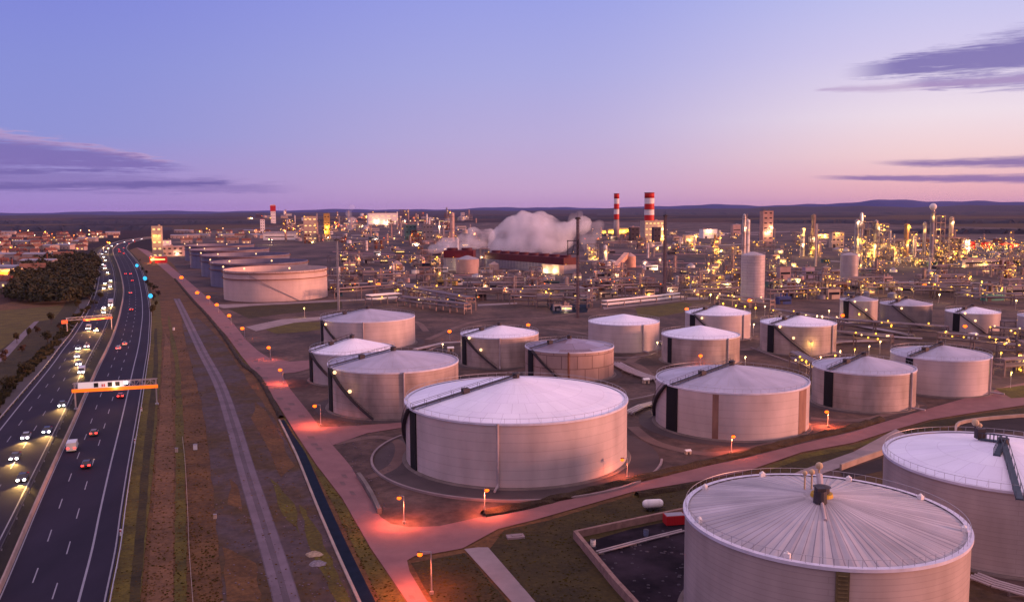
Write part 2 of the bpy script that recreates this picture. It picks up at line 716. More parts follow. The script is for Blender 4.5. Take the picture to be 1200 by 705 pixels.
hill_m = mat('hill_haze_blue', (.012, .026, .15), .95, c2=(.007, .015, .09), scale=.0012)  # blue of the distant haze is put into the hills' own colour
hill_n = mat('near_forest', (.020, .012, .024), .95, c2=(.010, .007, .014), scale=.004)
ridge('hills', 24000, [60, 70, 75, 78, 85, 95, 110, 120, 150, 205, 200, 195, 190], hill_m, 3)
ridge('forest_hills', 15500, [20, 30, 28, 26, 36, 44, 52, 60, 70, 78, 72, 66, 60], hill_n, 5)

# broad dark forest belts on the plain, thin and long
for k, (x0, x1, y0, y1, h) in enumerate([(-40, 330, 262.5, 259, 12), (-60, 200, 270, 266, 9), (520, 700, 256.5, 254.5, 14), (700, 1260, 252, 248.5, 14),
                                         (860, 1260, 262, 259.5, 10), (1040, 1260, 274, 271.5, 8)]):
    P = [G(x0, y0), G(x1, y0), G(x1, y1), G(x0, y1)]
    rr = random.Random(k)
    mb = MB()
    nx, ny = 90, 7
    vs = []
    for j in range(ny):
        for i in range(nx):
            u, v = i / (nx - 1), j / (ny - 1)
            p = (P[0] * (1 - u) + P[1] * u) * (1 - v) + (P[3] * (1 - u) + P[2] * u) * v
            edge = min(u, 1 - u) * 12
            p.x += rr.uniform(-8, 8)
            hh = h * rr.uniform(.45, 1.1) * min(1, edge) * (0 if j in (0, ny - 1) else 1)
            vs.append((p.x, p.y + math.sin(i * .7 + k) * 25, hh))
    mb.add(vs, [(j * nx + i, j * nx + i + 1, (j + 1) * nx + i + 1, (j + 1) * nx + i) for j in range(ny - 1) for i in range(nx - 1)])
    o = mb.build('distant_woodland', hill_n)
    tag(o, kind='stuff')

# near terrain sheets
flat('wasteland', brown_grass, [(-330, 900), (-330, 560), (-60, 372), (60, 342), (118, 306), (160, 290), (200, 300), (330, 352), (520, 352), (1260, 352), (1500, 430), (1500, 900)], 0)
flat('tank_yard', yard, [(232, 345), (300, 340), (500, 336), (820, 330), (1010, 336), (1300, 350), (1400, 430), (1260, 447), (1183, 453), (1095, 478), (1000, 508), (873, 538), (740, 569), (625, 594),
                         (514, 618), (474, 618), (446, 609), (404, 541), (340, 457), (302, 413), (275, 382)], 1)
flat('refinery_ground', mat('plant_ground', (.12, .070, .068), .9, c2=(.020, .012, .018), scale=.022, detail=10, thr=(.38, .66), stretch=(1, .45, 1)),
     [(225, 343), (205, 312), (178, 285), (260, 268), (420, 262), (700, 260), (1000, 262), (1300, 270), (1500, 300), (1400, 380), (1300, 352), (1010, 338), (820, 332), (500, 338), (300, 342)], 1)

# highway carriageways, surveyed rows: y, outer edge left, median left, median right, outer edge right
ROWS = [(820, -265, -82, -60, 108), (760, -218, -55, -34, 117), (705, -175, -28, -6, 126), (645, -125, 0, 20, 138), (600, -87, 22, 39, 144), (550, -45, 46, 61, 151.5), (500, -4, 70, 84, 160), (470, 21, 84, 97, 165),
        (430, 55, 101, 115, 171), (410, 70, 111, 125, 174), (390, 85.5, 121.5, 133.5, 175.5), (364, 101, 131, 141, 176), (340, 111, 136, 144.5, 172), (320, 115, 134, 141, 167),
        (308, 116, 130.5, 137, 161), (298, 117, 127, 133, 153), (291, 121, 129, 133, 148), (285, 133, 139, 142, 153), (281, 150, 155, 158, 167), (277.5, 176, 180, 183, 190)]
EL = dense([G(r[1], r[0]) for r in ROWS])
ML = dense([G(r[2], r[0]) for r in ROWS])
MR = dense([G(r[3], r[0]) for r in ROWS])
ER = dense([G(r[4], r[0]) for r in ROWS])
mixp = lambda A_, B_, t: [a * (1 - t) + b * t for a, b in zip(A_, B_)]
OUT = mixp(EL, ML, -.42)
strip('highway_embankment', dark_grass, mixp(EL, ML, -1.0), mixp(MR, ER, 1.18), .10)
strip('hard_shoulder_road', asphalt_old, mixp(EL, ML, -.40), mixp(EL, ML, -.06), .14)
strip('highway', asphalt, mixp(EL, ML, -.02), ML, .18)
strip('highway_carriageway', asphalt, MR, ER, .18)
strip('median_strip', mat('median_soil', (.022, .017, .016), .95, var=.3), ML, MR, .15)


def lineband(mb, A_, B_, t, wd, z, dash=None, off=0.0):
    P = mixp(A_, B_, t)
    P = resample(P, 2.0)
    acc = off
    n = len(P)
    for i in range(n - 1):
        if dash and (i * 2.0 + off) % (dash[0] + dash[1]) >= dash[0]:
            continue
        d = (P[i + 1] - P[i]).normalized()
        s_ = Vector((d.y, -d.x, 0)) * (wd / 2)
        a, b = P[i], P[i + 1]
        mb.add([(*(a - s_).xy, z), (*(a + s_).xy, z), (*(b + s_).xy, z), (*(b - s_).xy, z)], [(0, 1, 2, 3)])


mb = MB()
lineband(mb, MR, ER, .035, .22, .192)
lineband(mb, MR, ER, .275, .20, .192, (6, 12), 2)
lineband(mb, MR, ER, .505, .20, .192, (6, 12), 8)
lineband(mb, MR, ER, .745, .34, .192)
lineband(mb, MR, ER, .975, .25, .192)
lineband(mb, EL, ML, .10, .34, .192)
lineband(mb, EL, ML, .34, .20, .192, (6, 12), 4)
lineband(mb, EL, ML, .63, .20, .192, (6, 12), 11)
lineband(mb, EL, ML, .95, .25, .192)
tag(mb.build('lane_markings', paint), kind='structure')

rail_m = mat('barrier_concrete', (.30, .22, .20), .8, var=.2, scale=.4)
mb = MB()
wall_along(mb, resample(MR, 12), .9, .7, .15, .3)
tag(mb.build('median_barrier', rail_m), 'pale concrete barrier along the left edge of the outbound carriageway', 'crash barrier')


def guard_rail(P, label, m_=steel, dz=.1):
    mb_ = MB()
    Q = resample(P, 8)
    r_ = thing('guard_rail', label, 'guard rail', tuple(Q[0]))
    o0 = Q[0].copy()
    Q = [q - o0 for q in Q]
    wall_along(mb_, Q, .32, .14, dz + .5)
    mb_.build('rail', m_, r_)
    ps = MB()
    for q in resample(Q, 8)[:400]:
        ps.box(q.x, q.y, 0, .14, .14, dz + .5)
    tag(ps.build('posts', steel, r_), kind='stuff')
    return r_


guard_rail(mixp(EL, ML, -.03), 'steel guard rail lit orange along the outer edge of the oncoming carriageway')
guard_rail(mixp(MR, ER, 1.03), 'steel guard rail beside the grass verge of the outbound carriageway')
guard_rail(mixp(ML, MR, .12), 'dark steel guard rail along the median edge of the oncoming carriageway', steel_d)

# verges right of the highway
flat('verge_grass', olive_grass, [(126, 705), (110, 790), (150, 790), (164, 705), (180, 540), (189, 430), (190, 385), (186, 345), (173, 342), (177, 364), (176.5, 390), (172, 430), (152.5, 550)], 5.5, .8)
flat('ditch', dark_grass, [(148, 790), (151, 705), (167, 540), (180, 430), (181, 385), (184, 385), (186, 430), (176, 540), (164, 705), (160, 790)], 6.5, .7)
flat('verge_grass', olive_grass, [(204, 790), (204, 705), (206, 540), (205, 430), (196, 370), (199, 370), (211, 430), (217, 540), (219, 705), (222, 790)], 2, 1.0)
flat('bare_earth', mat('red_earth', (.165, .078, .038), .95, c2=(.085, .042, .020), scale=.10, bump=.6), [(170, 790), (172, 705), (183, 540), (191, 430), (193, 390), (199, 400), (204, 540), (203, 705), (203, 790)], 2, 1.0)
flat('gravel_lot', gravel, [(262, 790), (262, 705), (252, 600), (246, 540), (238, 480), (222, 420), (212, 375), (232, 372), (262, 402), (296, 455), (322, 492), (350, 545), (378, 600), (423, 705), (455, 790)], 2, 1.2)
for k, P in enumerate([[(300, 470), (318, 490), (344, 545), (330, 560), (312, 520), (296, 490)], [(352, 590), (372, 620), (412, 705), (395, 705), (362, 640)], [(262, 640), (300, 660), (306, 705), (266, 705)], [(318, 560), (345, 590), (352, 625), (330, 600)], [(270, 560), (282, 575), (284, 600), (268, 590)]]):
    flat('weed_patch', olive_grass if k % 2 else brown_grass, P, 3, 2.0)
cl_ = pl([(207, 350), (213, 362), (222.5, 382), (237, 412), (257, 450), (274, 500), (287, 545), (305, 602), (321, 653), (336, 705), (352, 770)])
def offs(P, a, b):
    o1, o2 = [], []
    n = len(P)
    for i, p in enumerate(P):
        d = (P[min(i + 1, n - 1)] - P[max(i - 1, 0)]).normalized()
        s_ = Vector((d.y, -d.x, 0))
        o1.append(p + s_ * a)
        o2.append(p + s_ * b)
    return o1, o2


A_, B_ = offs(cl_, -1.9, 1.9)
strip('farm_track', mat('track_soil', (.115, .085, .105), .95, c2=(.08, .058, .07), scale=.2), A_, B_, .085)
for s_ in (-1.1, 1.1):
    A_, B_ = offs(cl_, s_ - .62, s_ + .62)
    strip('wheel_rut', track_m, A_, B_, .10)
# drainage channel and its coping
cn = pl([(331.5, 492), (346, 520), (355.5, 540), (378, 594), (403, 650), (429, 705), (462, 775)])
A_, B_ = offs(cn, -1.25, .75)
strip('channel_water', water_m, A_, B_, .09)
mb = MB()
A_, B_ = offs(cn, .95, .95)
wall_along(mb, A_, .35, .45)
tag(mb.build('channel_coping', concrete), 'narrow concrete coping along the drainage channel beside the service road', 'kerb')
# hedge line beside service road
hedge_m = mat('hedge_leaf', (.055, .036, .020), .95, c2=(.028, .016, .012), scale=.5, bump=.8)


def hedge(pts, label, w_=1.6, h=1.3, m_=None):
    P = resample(pl(pts), 2.5)
    rr = random.Random(label)
    mb_ = MB()
    o0 = P[0].copy()
    n = len(P)
    vs = []
    for i, p in enumerate(P):
        d = (P[min(i + 1, n - 1)] - P[max(i - 1, 0)]).normalized()
        s_ = Vector((d.y, -d.x, 0))
        for a, z in ((-1, 0), (-.8, .7), (-.2, 1), (.4, .95), (.85, .6), (1, 0)):
            q = p - o0 + s_ * (a * w_ / 2 * rr.uniform(.8, 1.25))
            vs.append((q.x, q.y, z * h * rr.uniform(.7, 1.25)))
    fs = [(i * 6 + k, i * 6 + k + 1, i * 6 + k + 7, i * 6 + k + 6) for i in range(n - 1) for k in range(5)]
    mb_.add(vs, fs)
    o = mb_.build('hedge', m_ or hedge_m)
    o.location = (o0.x, o0.y, 0)
    tag(o, label, 'hedge')
    return o


hedge([(205, 327), (226, 352), (242, 369), (262, 394), (283, 425), (302, 441), (318, 468), (330, 490)], 'low dark hedge between the farm track and the lamp lit service road', 1.6, .9)
flat('road_verge', olive_grass, [(229, 355), (247, 375), (265, 396), (281, 418), (297, 438), (325, 475), (349, 514), (370, 546), (400, 585), (433, 643), (474, 703), (510, 775), (478, 775), (446, 705), (392, 594), (358, 532), (338, 500), (306, 441), (286, 423), (262, 392)], 4, .8)

# service road and its branches
red_road = mat('asphalt_lamp_glow', (.245, .118, .122), .85, c2=(.185, .088, .094), scale=.22, detail=10, bump=.1)  # red lamp glow between the poles is put into the base colour
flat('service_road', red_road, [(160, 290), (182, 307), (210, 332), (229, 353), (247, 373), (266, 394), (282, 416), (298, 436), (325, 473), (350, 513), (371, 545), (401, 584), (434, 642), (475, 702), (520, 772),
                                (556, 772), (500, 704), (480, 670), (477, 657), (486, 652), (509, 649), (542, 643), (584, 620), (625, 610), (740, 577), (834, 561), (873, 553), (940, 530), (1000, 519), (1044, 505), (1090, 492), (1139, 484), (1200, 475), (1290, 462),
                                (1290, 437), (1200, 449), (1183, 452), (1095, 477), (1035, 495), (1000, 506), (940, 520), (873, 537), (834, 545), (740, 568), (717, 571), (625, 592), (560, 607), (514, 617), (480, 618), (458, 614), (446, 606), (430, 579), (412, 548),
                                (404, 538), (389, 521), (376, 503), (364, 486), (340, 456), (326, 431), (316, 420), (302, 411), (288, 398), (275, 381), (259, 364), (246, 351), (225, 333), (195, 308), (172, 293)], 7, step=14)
flat('yard_road', red_road, [(316, 419), (340, 424), (366, 422), (376, 424), (372, 430), (345, 437), (328, 438)], 8)
flat('yard_road', red_road, [(374, 501), (420, 499), (476, 495), (480, 500), (430, 508), (390, 522)], 8)
flat('yard_path', road_pale, [(288, 383), (330, 374), (378, 371), (384, 374), (345, 378), (300, 388)], 3)
flat('yard_path', road_pale, [(246, 357), (300, 355.5), (400, 351), (520, 347), (520, 348.5), (400, 353), (300, 358), (262, 361)], 3)
flat('side_road', road_pale, [(544, 644), (560, 642), (572, 642), (625, 703), (700, 790), (668, 790), (598, 704)], 8.5)
flat('side_road', road_pale, [(1050, 503), (1000, 530), (940, 551), (880, 578), (880, 590), (945, 562), (1006, 541), (1066, 512)], 8.5)
flat('paved_strip', road_pale, [(706, 359.5), (801, 348.5), (830, 348), (830, 351), (802, 352), (708, 362.5)], 3)
flat('paved_strip', road_pale, [(560, 356.5), (606, 354.5), (606, 356), (560, 358.5)], 3)
flat('lawn', dark_grass, [(482, 660), (545, 648), (566, 672), (600, 712), (640, 790), (570, 790), (506, 704)], 5, .6)
flat('lawn', dark_grass, [(574, 644), (590, 621), (640, 610.5), (740, 581), (834, 565), (873, 557), (940, 536), (1000, 523), (1000, 545), (880, 590), (900, 790), (712, 790), (626, 703)], 4, .6)
flat('bund_grass', olive_grass, [(740, 579), (834, 563), (873, 555), (940, 532), (1000, 521), (1044, 508), (1048, 513), (1000, 526), (940, 538), (873, 561), (834, 569), (742, 584)], 5, .5)
flat('lawn', dark_grass, [(1050, 506), (1095, 493), (1140, 486), (1215, 476), (1215, 485), (1140, 491), (1096, 503), (1052, 514)], 5, .5)
flat('bund_grass', olive_grass, [(1166, 456), (1225, 449), (1225, 464), (1185, 467)], 8.6, .5)
flat('lawn', dark_grass, [(268, 362), (300, 358.5), (400, 353.5), (402, 361), (330, 368), (292, 373)], 2.5, .6)
flat('lawn', olive_grass, [(312, 386), (340, 378.5), (378, 377), (378, 386), (340, 390), (322, 391)], 2.5, .6)
flat('lawn', olive_grass, [(745, 361), (800, 354), (812, 356), (800, 366), (772, 371), (748, 372)], 2.5, .5)
flat('retention_basin', mat('basin_floor', (.042, .029, .042), .95, c2=(.012, .009, .014), scale=.10, spec=.05, bump=.2, thr=(.40, .65)), [(686, 636), (740, 620), (800, 608), (880, 592), (900, 790), (800, 790), (742, 706)], 6)
flat('gravel_yard', gravel, [(880, 590), (945, 562), (1006, 541), (1060, 514), (1100, 503), (1230, 487), (1500, 480), (1500, 790), (900, 790)], 5.2)
flat('oily_ground', mat('oily_soil', (.030, .022, .028), .95, c2=(.012, .009, .012), scale=.15), [(1122, 496), (1150, 490), (1225, 486), (1225, 506), (1130, 507)], 7)
flat('oily_ground', MATS['oily_soil'], [(984, 553), (1034, 537), (1034, 552), (990, 562)], 7)
hedge([(566, 604), (600, 598), (640, 589), (717, 569.5), (740, 565), (834, 542), (873, 533), (940, 516), (1000, 502), (1035, 491)], 'long low hedge between the biggest tank and the red lit road', 2.4, 1.1)
hedge([(746, 582), (834, 566), (873, 558), (905, 549)], 'short low hedge below the lit road behind the ribbed roof tank', 1.8, .9)
# left of the highway
flat('field', olive_grass, [(-80, 372), (0, 364), (70, 358), (85, 372), (60, 392), (22, 428), (-80, 510)], 2, .8)
flat('field', dark_grass, [(-60, 500), (0, 440), (50, 398), (84, 376), (96, 372), (60, 405), (20, 440), (-60, 520)], 3.5, .8)
flat('field', dark_grass, [(46, 376), (78, 372), (84, 378), (40, 418), (-60, 500), (-60, 455)], 3, .8)
flat('country_lane', mat('lane_grey', (.16, .13, .155), .9), [(-60, 462), (0, 414), (40, 377), (46, 376), (10, 417), (-60, 470)], 4)

# weeds, grass tufts and stones scattered on the near ground
def tufts(name, polys, n, m_, seed, smin, smax, flat_=False):
    r5 = random.Random(seed)
    mb_ = MB()
    tot = []
    for P in polys:
        x0, x1 = min(p[0] for p in P), max(p[0] for p in P)
        y0, y1 = min(p[1] for p in P), max(p[1] for p in P)
        k = 0
        tries = 0
        while k < n and tries < n * 12:
            tries += 1
            x, y = r5.uniform(x0, x1), r5.uniform(y0, y1)
            c = False
            for i in range(len(P)):
                (xa, ya), (xb, yb) = P[i], P[i - 1]
                if (ya > y) != (yb > y) and x < (xb - xa) * (y - ya) / (yb - ya) + xa:
                    c = not c
            if not c:
                continue
            k += 1
            p = G(x, y)
            s_ = r5.uniform(smin, smax)
            if flat_:
                mb_.ball(p.x, p.y, .1, s_, 6, 3, .6)
                continue
            for q in range(5):
                a = r5.uniform(0, 6.28)
                d = Vector((math.cos(a), math.sin(a), 0)) * s_ * .6
                o_ = Vector((r5.uniform(-1, 1), r5.uniform(-1, 1), 0)) * s_ * .5
                mb_.add([p + o_ - d, p + o_ + d, p + o_ + d * 1.3 + Vector((0, 0, s_ * .8)), p + o_ - d * 1.2 + Vector((0, 0, s_ * r5.uniform(.5, 1.1)))], [(0, 1, 2, 3)])
    o = mb_.build(name, m_)
    o['kind'] = 'stuff'
    return o


VERGE = [(126, 705), (150, 560), (172, 430), (178, 380), (212, 380), (240, 470), (250, 600), (262, 720), (120, 720)]
LOT = [(262, 720), (250, 600), (240, 470), (216, 390), (240, 385), (296, 455), (322, 492), (350, 545), (378, 600), (425, 720)]
RV = [(265, 396), (281, 418), (297, 438), (325, 475), (349, 514), (370, 546), (400, 585), (433, 643), (480, 720), (446, 716), (392, 594), (358, 532), (330, 490), (300, 437)]
LW = [(482, 660), (545, 648), (566, 672), (600, 715), (512, 715)]
LW2 = [(574, 644), (590, 621), (640, 612), (740, 583), (800, 573), (800, 604), (675, 628), (712, 715), (632, 715)]
YD = [(340, 460), (470, 500), (450, 600), (404, 540)]
tufts('grass_tufts', [VERGE], 1500, tuft_m, 1, .10, .22)
tufts('grass_tufts', [VERGE, RV, LW, LW2], 700, olive_grass, 2, .10, .24)
tufts('weeds', [LOT], 420, tuft_m, 3, .10, .22)
tufts('loose_stones', [LOT, YD], 260, track_m, 4, .08, .22, True)
BK = [(-20, 500), (0, 462), (30, 430), (64, 398), (92, 366), (104, 362), (70, 402), (30, 440), (0, 470), (-20, 520)]
tufts('scrub', [BK], 420, leaf, 6, .7, 1.8)
BS = [(690, 640), (800, 612), (802, 700), (745, 712)]
tufts('debris', [BS], 70, darkwall, 5, .10, .40, True)
# patched repairs in the service road
r6 = random.Random(8)
EDG = [(380, 256, 273), (415, 284, 304), (456, 311, 337), (500, 343, 370), (540, 370, 402), (580, 400, 430), (640, 435, 468), (700, 474, 496)]
for k in range(22):
    q = r6.randrange(len(EDG) - 1)
    f_ = r6.random()
    y = EDG[q][0] * (1 - f_) + EDG[q + 1][0] * f_
    xa = EDG[q][1] * (1 - f_) + EDG[q + 1][1] * f_
    xb = EDG[q][2] * (1 - f_) + EDG[q + 1][2] * f_
    x = xa + (xb - xa) * r6.uniform(.15, .6)
    w_, h_ = (xb - xa) * r6.uniform(.1, .3), 1.5 + (y - 370) * .012
    flat('road_patch', mat('patched_asphalt', (.15, .085, .088), .85, var=.2), [(x, y), (x + w_, y), (x + w_ + h_ * .7, y + h_), (x + h_ * .7, y + h_)], 9 + k * .02, step=60)

# ------------------------------------------------------------------ storage tanks
def brick_mat(name, c1, c2, mortar, bw, bh, rough=.5, metal=0.0, ms=.01, streak=.3, spec=.4, var=.5):
    M = bpy.data.materials.new(name)
    M.use_nodes = True
    t = M.node_tree
    b = t.nodes['Principled BSDF']
    b.inputs['Roughness'].default_value = rough
    b.inputs['Metallic'].default_value = metal
    b.inputs['Specular IOR Level'].default_value = spec
    co = t.nodes.new('ShaderNodeTexCoord')
    br = t.nodes.new('ShaderNodeTexBrick')
    br.inputs['Scale'].default_value = 1
    br.inputs['Brick Width'].default_value = bw
    br.inputs['Row Height'].default_value = bh
    br.inputs['Mortar Size'].default_value = ms
    br.inputs['Color1'].default_value = (*c1, 1)
    br.inputs['Color2'].default_value = (*c2, 1)
    br.inputs['Mortar'].default_value = (*mortar, 1)
    t.links.new(co.outputs['UV'], br.inputs['Vector'])
    mp = t.nodes.new('ShaderNodeMapping')
    mp.inputs['Scale'].default_value = (.22, .06, 1)
    t.links.new(co.outputs['UV'], mp.inputs[0])
    no = t.nodes.new('ShaderNodeTexNoise')
    no.inputs['Scale'].default_value = 1.0
    no.inputs['Detail'].default_value = 6
    t.links.new(mp.outputs[0], no.inputs['Vector'])
    rp = t.nodes.new('ShaderNodeMapRange')
    rp.inputs[1].default_value = .35
    rp.inputs[2].default_value = .7
    rp.inputs[3].default_value = 1.0
    rp.inputs[4].default_value = 1.0 - streak
    t.links.new(no.outputs[0], rp.inputs[0])
    n3 = t.nodes.new('ShaderNodeTexNoise')
    n3.inputs['Scale'].default_value = .12
    n3.inputs['Detail'].default_value = 7
    t.links.new(co.outputs['UV'], n3.inputs['Vector'])
    r3 = t.nodes.new('ShaderNodeMapRange')
    r3.inputs[1].default_value = .3
    r3.inputs[2].default_value = .7
    r3.inputs[3].default_value = 1.0 - streak * var
    r3.inputs[4].default_value = 1.06
    t.links.new(n3.outputs[0], r3.inputs[0])
    mm = t.nodes.new('ShaderNodeMath')
    mm.operation = 'MULTIPLY'
    t.links.new(rp.outputs[0], mm.inputs[0])
    t.links.new(r3.outputs[0], mm.inputs[1])
    vm = t.nodes.new('ShaderNodeVectorMath')
    vm.operation = 'SCALE'
    t.links.new(br.outputs[0], vm.inputs[0])
    t.links.new(mm.outputs[0], vm.inputs['Scale'])
    t.links.new(vm.outputs[0], b.inputs['Base Color'])
    return M


sh_pale = brick_mat('shell_plates', (.55, .45, .455), (.53, .433, .438), (.40, .325, .33), 400, 1.9, streak=.24, ms=.045)
sh_pale2 = brick_mat('shell_plates_stained', (.52, .40, .38), (.49, .375, .355), (.34, .25, .24), 400, 1.9, streak=.5, ms=.05, var=.7)
sh_grey = brick_mat('shell_plates_grey', (.46, .38, .39), (.435, .36, .37), (.34, .29, .30), 34, 2.1, streak=.25, ms=.03)
sh_rust = brick_mat('shell_plates_rusty', (.47, .32, .29), (.42, .28, .26), (.22, .13, .12), 5.2, 4.3, streak=.35, ms=.14)
sh_dark = brick_mat('shell_plates_dark', (.23, .19, .20), (.19, .16, .17), (.13, .11, .12), 9, 2.1, streak=.3, ms=.03)
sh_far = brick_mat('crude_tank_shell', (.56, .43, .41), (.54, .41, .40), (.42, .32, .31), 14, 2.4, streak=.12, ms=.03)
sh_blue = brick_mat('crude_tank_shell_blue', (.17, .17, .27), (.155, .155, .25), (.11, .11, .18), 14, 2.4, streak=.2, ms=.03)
rf_white = brick_mat('roof_white', (.80, .79, .92), (.75, .73, .88), (.62, .59, .72), 2.6, 5, streak=.10, ms=.05)
rf_grey = brick_mat('roof_grey', (.38, .36, .46), (.34, .32, .42), (.30, .26, .30), 2.6, 5, streak=.30, ms=.05)
rf_mid = brick_mat('roof_mid', (.46, .43, .55), (.41, .385, .50), (.40, .35, .40), 2.6, 5, streak=.25, ms=.05)
rf_brown = brick_mat('roof_brown_reflections', (.17, .10, .12), (.30, .26, .38), (.12, .07, .08), 7.5, 6, streak=.2, ms=.10, rough=.35)  # brown panels; the bluish second colour paints in sky reflections
rf_rib = brick_mat('roof_ribbed', (.56, .50, .54), (.46, .405, .45), (.27, .23, .28), .8, 60, streak=.36, ms=.05, rough=.5, var=.8)
rim_m = mat('rim_steel', (.60, .58, .70), .5, var=.15, scale=.5)
stripe_m = brick_mat('shell_ribbed', (.47, .385, .38), (.44, .36, .355), (.37, .30, .30), 40, .75, streak=.30, ms=.04)

AZ = R(208)


def tank(label, x, y, Rr, h, rise, shell, roof, stair=1, lamps=2, pipe=1.3, name='storage_tank', panel=True, catwalk=True, ribs=0, group=None, nseg=96, panel_w=3.2):
    t = thing(name, label, 'storage tank', (x, y, 0), 0, group)
    pi2 = 2 * math.pi

    def uvw(co, li):
        a = math.atan2(co.y, co.x) % pi2
        return (a * Rr, co.z)
    mb_ = MB()
    mb_.cyl(0, 0, .12, h, Rr, n=nseg, caps=False)
    sh = mb_.build('shell', shell, t, smooth=2, uv=uvw)
    # repair the seam of the wrapped coordinates
    me = sh.data
    for p in me.polygons:
        us = [me.uv_layers[0].data[l].uv[0] for l in p.loop_indices]
        if max(us) - min(us) > pi2 * Rr / 2:
            for l in p.loop_indices:
                if me.uv_layers[0].data[l].uv[0] < pi2 * Rr / 2:
                    me.uv_layers[0].data[l].uv[0] += pi2 * Rr
    mb_ = MB()
    mb_.cyl(0, 0, .05, .35, Rr + 1.0, Rr + .8, n=nseg)
    mb_.build('foundation', concrete_d, t)
    # cone roof in rings so that it can curve
    mb_ = MB()
    K = 7
    n = nseg
    vs, fs = [], []
    for k in range(K):
        u = k / K
        r = Rr * (1 - u) + .15 * 0
        z = h + .02 + rise * (u ** .93)
        for i in range(n):
            a = pi2 * i / n
            zz_ = z
            if ribs and k > 0 or ribs and k == 0:
                zz_ += .07 * (i % 2) * (1 - u * .6)
            vs.append((r * math.cos(a), r * math.sin(a), zz_))
    vs.append((0, 0, h + rise))
    for k in range(K - 1):
        fs += [(k * n + i, k * n + (i + 1) % n, (k + 1) * n + (i + 1) % n, (k + 1) * n + i) for i in range(n)]
    fs += [((K - 1) * n + i, (K - 1) * n + (i + 1) % n, K * n) for i in range(n)]
    mb_.add(vs, fs)
    ro = mb_.build('roof', roof, t, smooth=False if ribs else 2, uv=lambda co, li: ((math.atan2(co.y, co.x) % pi2) * Rr * .62, math.hypot(co.x, co.y)))
    me = ro.data
    for p in me.polygons:
        dat = me.uv_layers[0].data
        us = [dat[l].uv[0] for l in p.loop_indices]
        if max(us) - min(us) > pi2 * Rr * .31:
            for l in p.loop_indices:
                if dat[l].uv[0] < pi2 * Rr * .31:
                    dat[l].uv[0] += pi2 * Rr * .62
    # eave ring
    mb_ = MB()
    wd = .75 if ribs or h > 13.1 else .32
    vs = []
    for i in range(n):
        a = pi2 * i / n
        for r, z in ((Rr - wd * .6, h + .30), (Rr + wd * .35, h + .30), (Rr + wd * .35, h - .12), (Rr + .02, h - .12)):
            vs.append((r * math.cos(a), r * math.sin(a), z))
    fs = []
    for i in range(n):
        j = (i + 1) % n
        fs += [(i * 4 + k, i * 4 + k + 1, j * 4 + k + 1, j * 4 + k) for k in range(3)]
    mb_.add(vs, fs)
    mb_.build('rim', rim_m, t)
    # railing round the edge
    mb_ = MB()
    ps = [(Rr * .995 * math.cos(pi2 * i / n), Rr * .995 * math.sin(pi2 * i / n)) for i in range(n)]
    for i in range(n):
        a, b = ps[i], ps[(i + 1) % n]
        mb_.tube((a[0], a[1], h + 1.25), (b[0], b[1], h + 1.25), .035, 3)
        if i % 2 == 0:
            mb_.tube((a[0], a[1], h + .2), (a[0], a[1], h + 1.25), .03, 3)
    mb_.build('railing', steel, t)
    if panel:
        mb_ = MB()
        da = panel_w / Rr
        vs, fs = [], []
        for k in range(5):
            a = AZ - da / 2 + da * k / 4
            for r, z in ((Rr + .02, .3), (Rr + .28, .3), (Rr + .28, h - .15), (Rr + .02, h - .15)):
                vs.append((r * math.cos(a), r * math.sin(a), z))
        for k in range(4):
            fs += [(k * 4 + q, k * 4 + q + 1, k * 4 + 5 + q, k * 4 + 4 + q) for q in range(3)]
        fs += [(0, 3, 2, 1), (16, 17, 18, 19)]
        mb_.add(vs, fs)
        mb_.build('riser_panel', black, t)
    if catwalk:
        mb_ = MB()
        ca, sa = math.cos(AZ), math.sin(AZ)
        r0, r1 = Rr + .3, 0.0
        p0 = Vector((r0 * ca, r0 * sa, h + .55))
        p1 = Vector((0, 0, h + rise + .5))
        q = Vector((-sa, ca, 0)) * .55
        for s_ in (-1, 1):
            mb_.tube(p0 + q * s_, p1 + q * s_, .10, 4)
            mb_.tube(p0 + q * s_ + Vector((0, 0, 1)), p1 + q * s_ + Vector((0, 0, 1)), .05, 4)
            for k in range(9):
                c_ = p0.lerp(p1, k / 8) + q * s_
                mb_.tube(c_ - Vector((0, 0, .35)), c_ + Vector((0, 0, 1)), .05, 4)
        vs = [p0 - q, p0 + q, p1 + q, p1 - q]
        mb_.add([v + Vector((0, 0, .04)) for v in vs] + [v - Vector((0, 0, .06)) for v in vs], [(0, 1, 2, 3), (7, 6, 5, 4), (0, 4, 5, 1), (1, 5, 6, 2), (2, 6, 7, 3), (3, 7, 4, 0)])
        mb_.build('roof_walkway', steel_d, t)
        mb_ = MB()
        mb_.cyl(0, 0, h + rise - .1, h + rise + .9, .8, .8, 10)
        mb_.cyl(0, 0, h + rise + .9, h + rise + 1.1, 1.0, .5, 10)
        mb_.box(p0.lerp(p1, .5).x, p0.lerp(p1, .5).y, p0.lerp(p1, .5).z - .5, 1.5, 1.5, 1.2, AZ)
        mb_.build('roof_vent', steel_d, t)
    if stair:
        mb_ = MB()
        da = min(1.9, h * 1.25 / Rr) * stair
        K = 26
        vs, fs = [], []
        for k in range(K + 1):
            a = AZ + (panel_w / 2 / Rr) * stair + da * k / K
            z = (h - .1) * (1 - k / K) + .3
            for r, dz_ in ((Rr + .05, 0), (Rr + .95, 0), (Rr + .95, -.45), (Rr + .05, -.45)):
                vs.append((r * math.cos(a), r * math.sin(a), z + dz_))
        for k in range(K):
            fs += [(k * 4 + q_, k * 4 + (q_ + 1) % 4, k * 4 + 4 + (q_ + 1) % 4, k * 4 + 4 + q_) for q_ in range(4)]
        fs += [(3, 2, 1, 0), (K * 4, K * 4 + 1, K * 4 + 2, K * 4 + 3)]
        mb_.add(vs, fs)
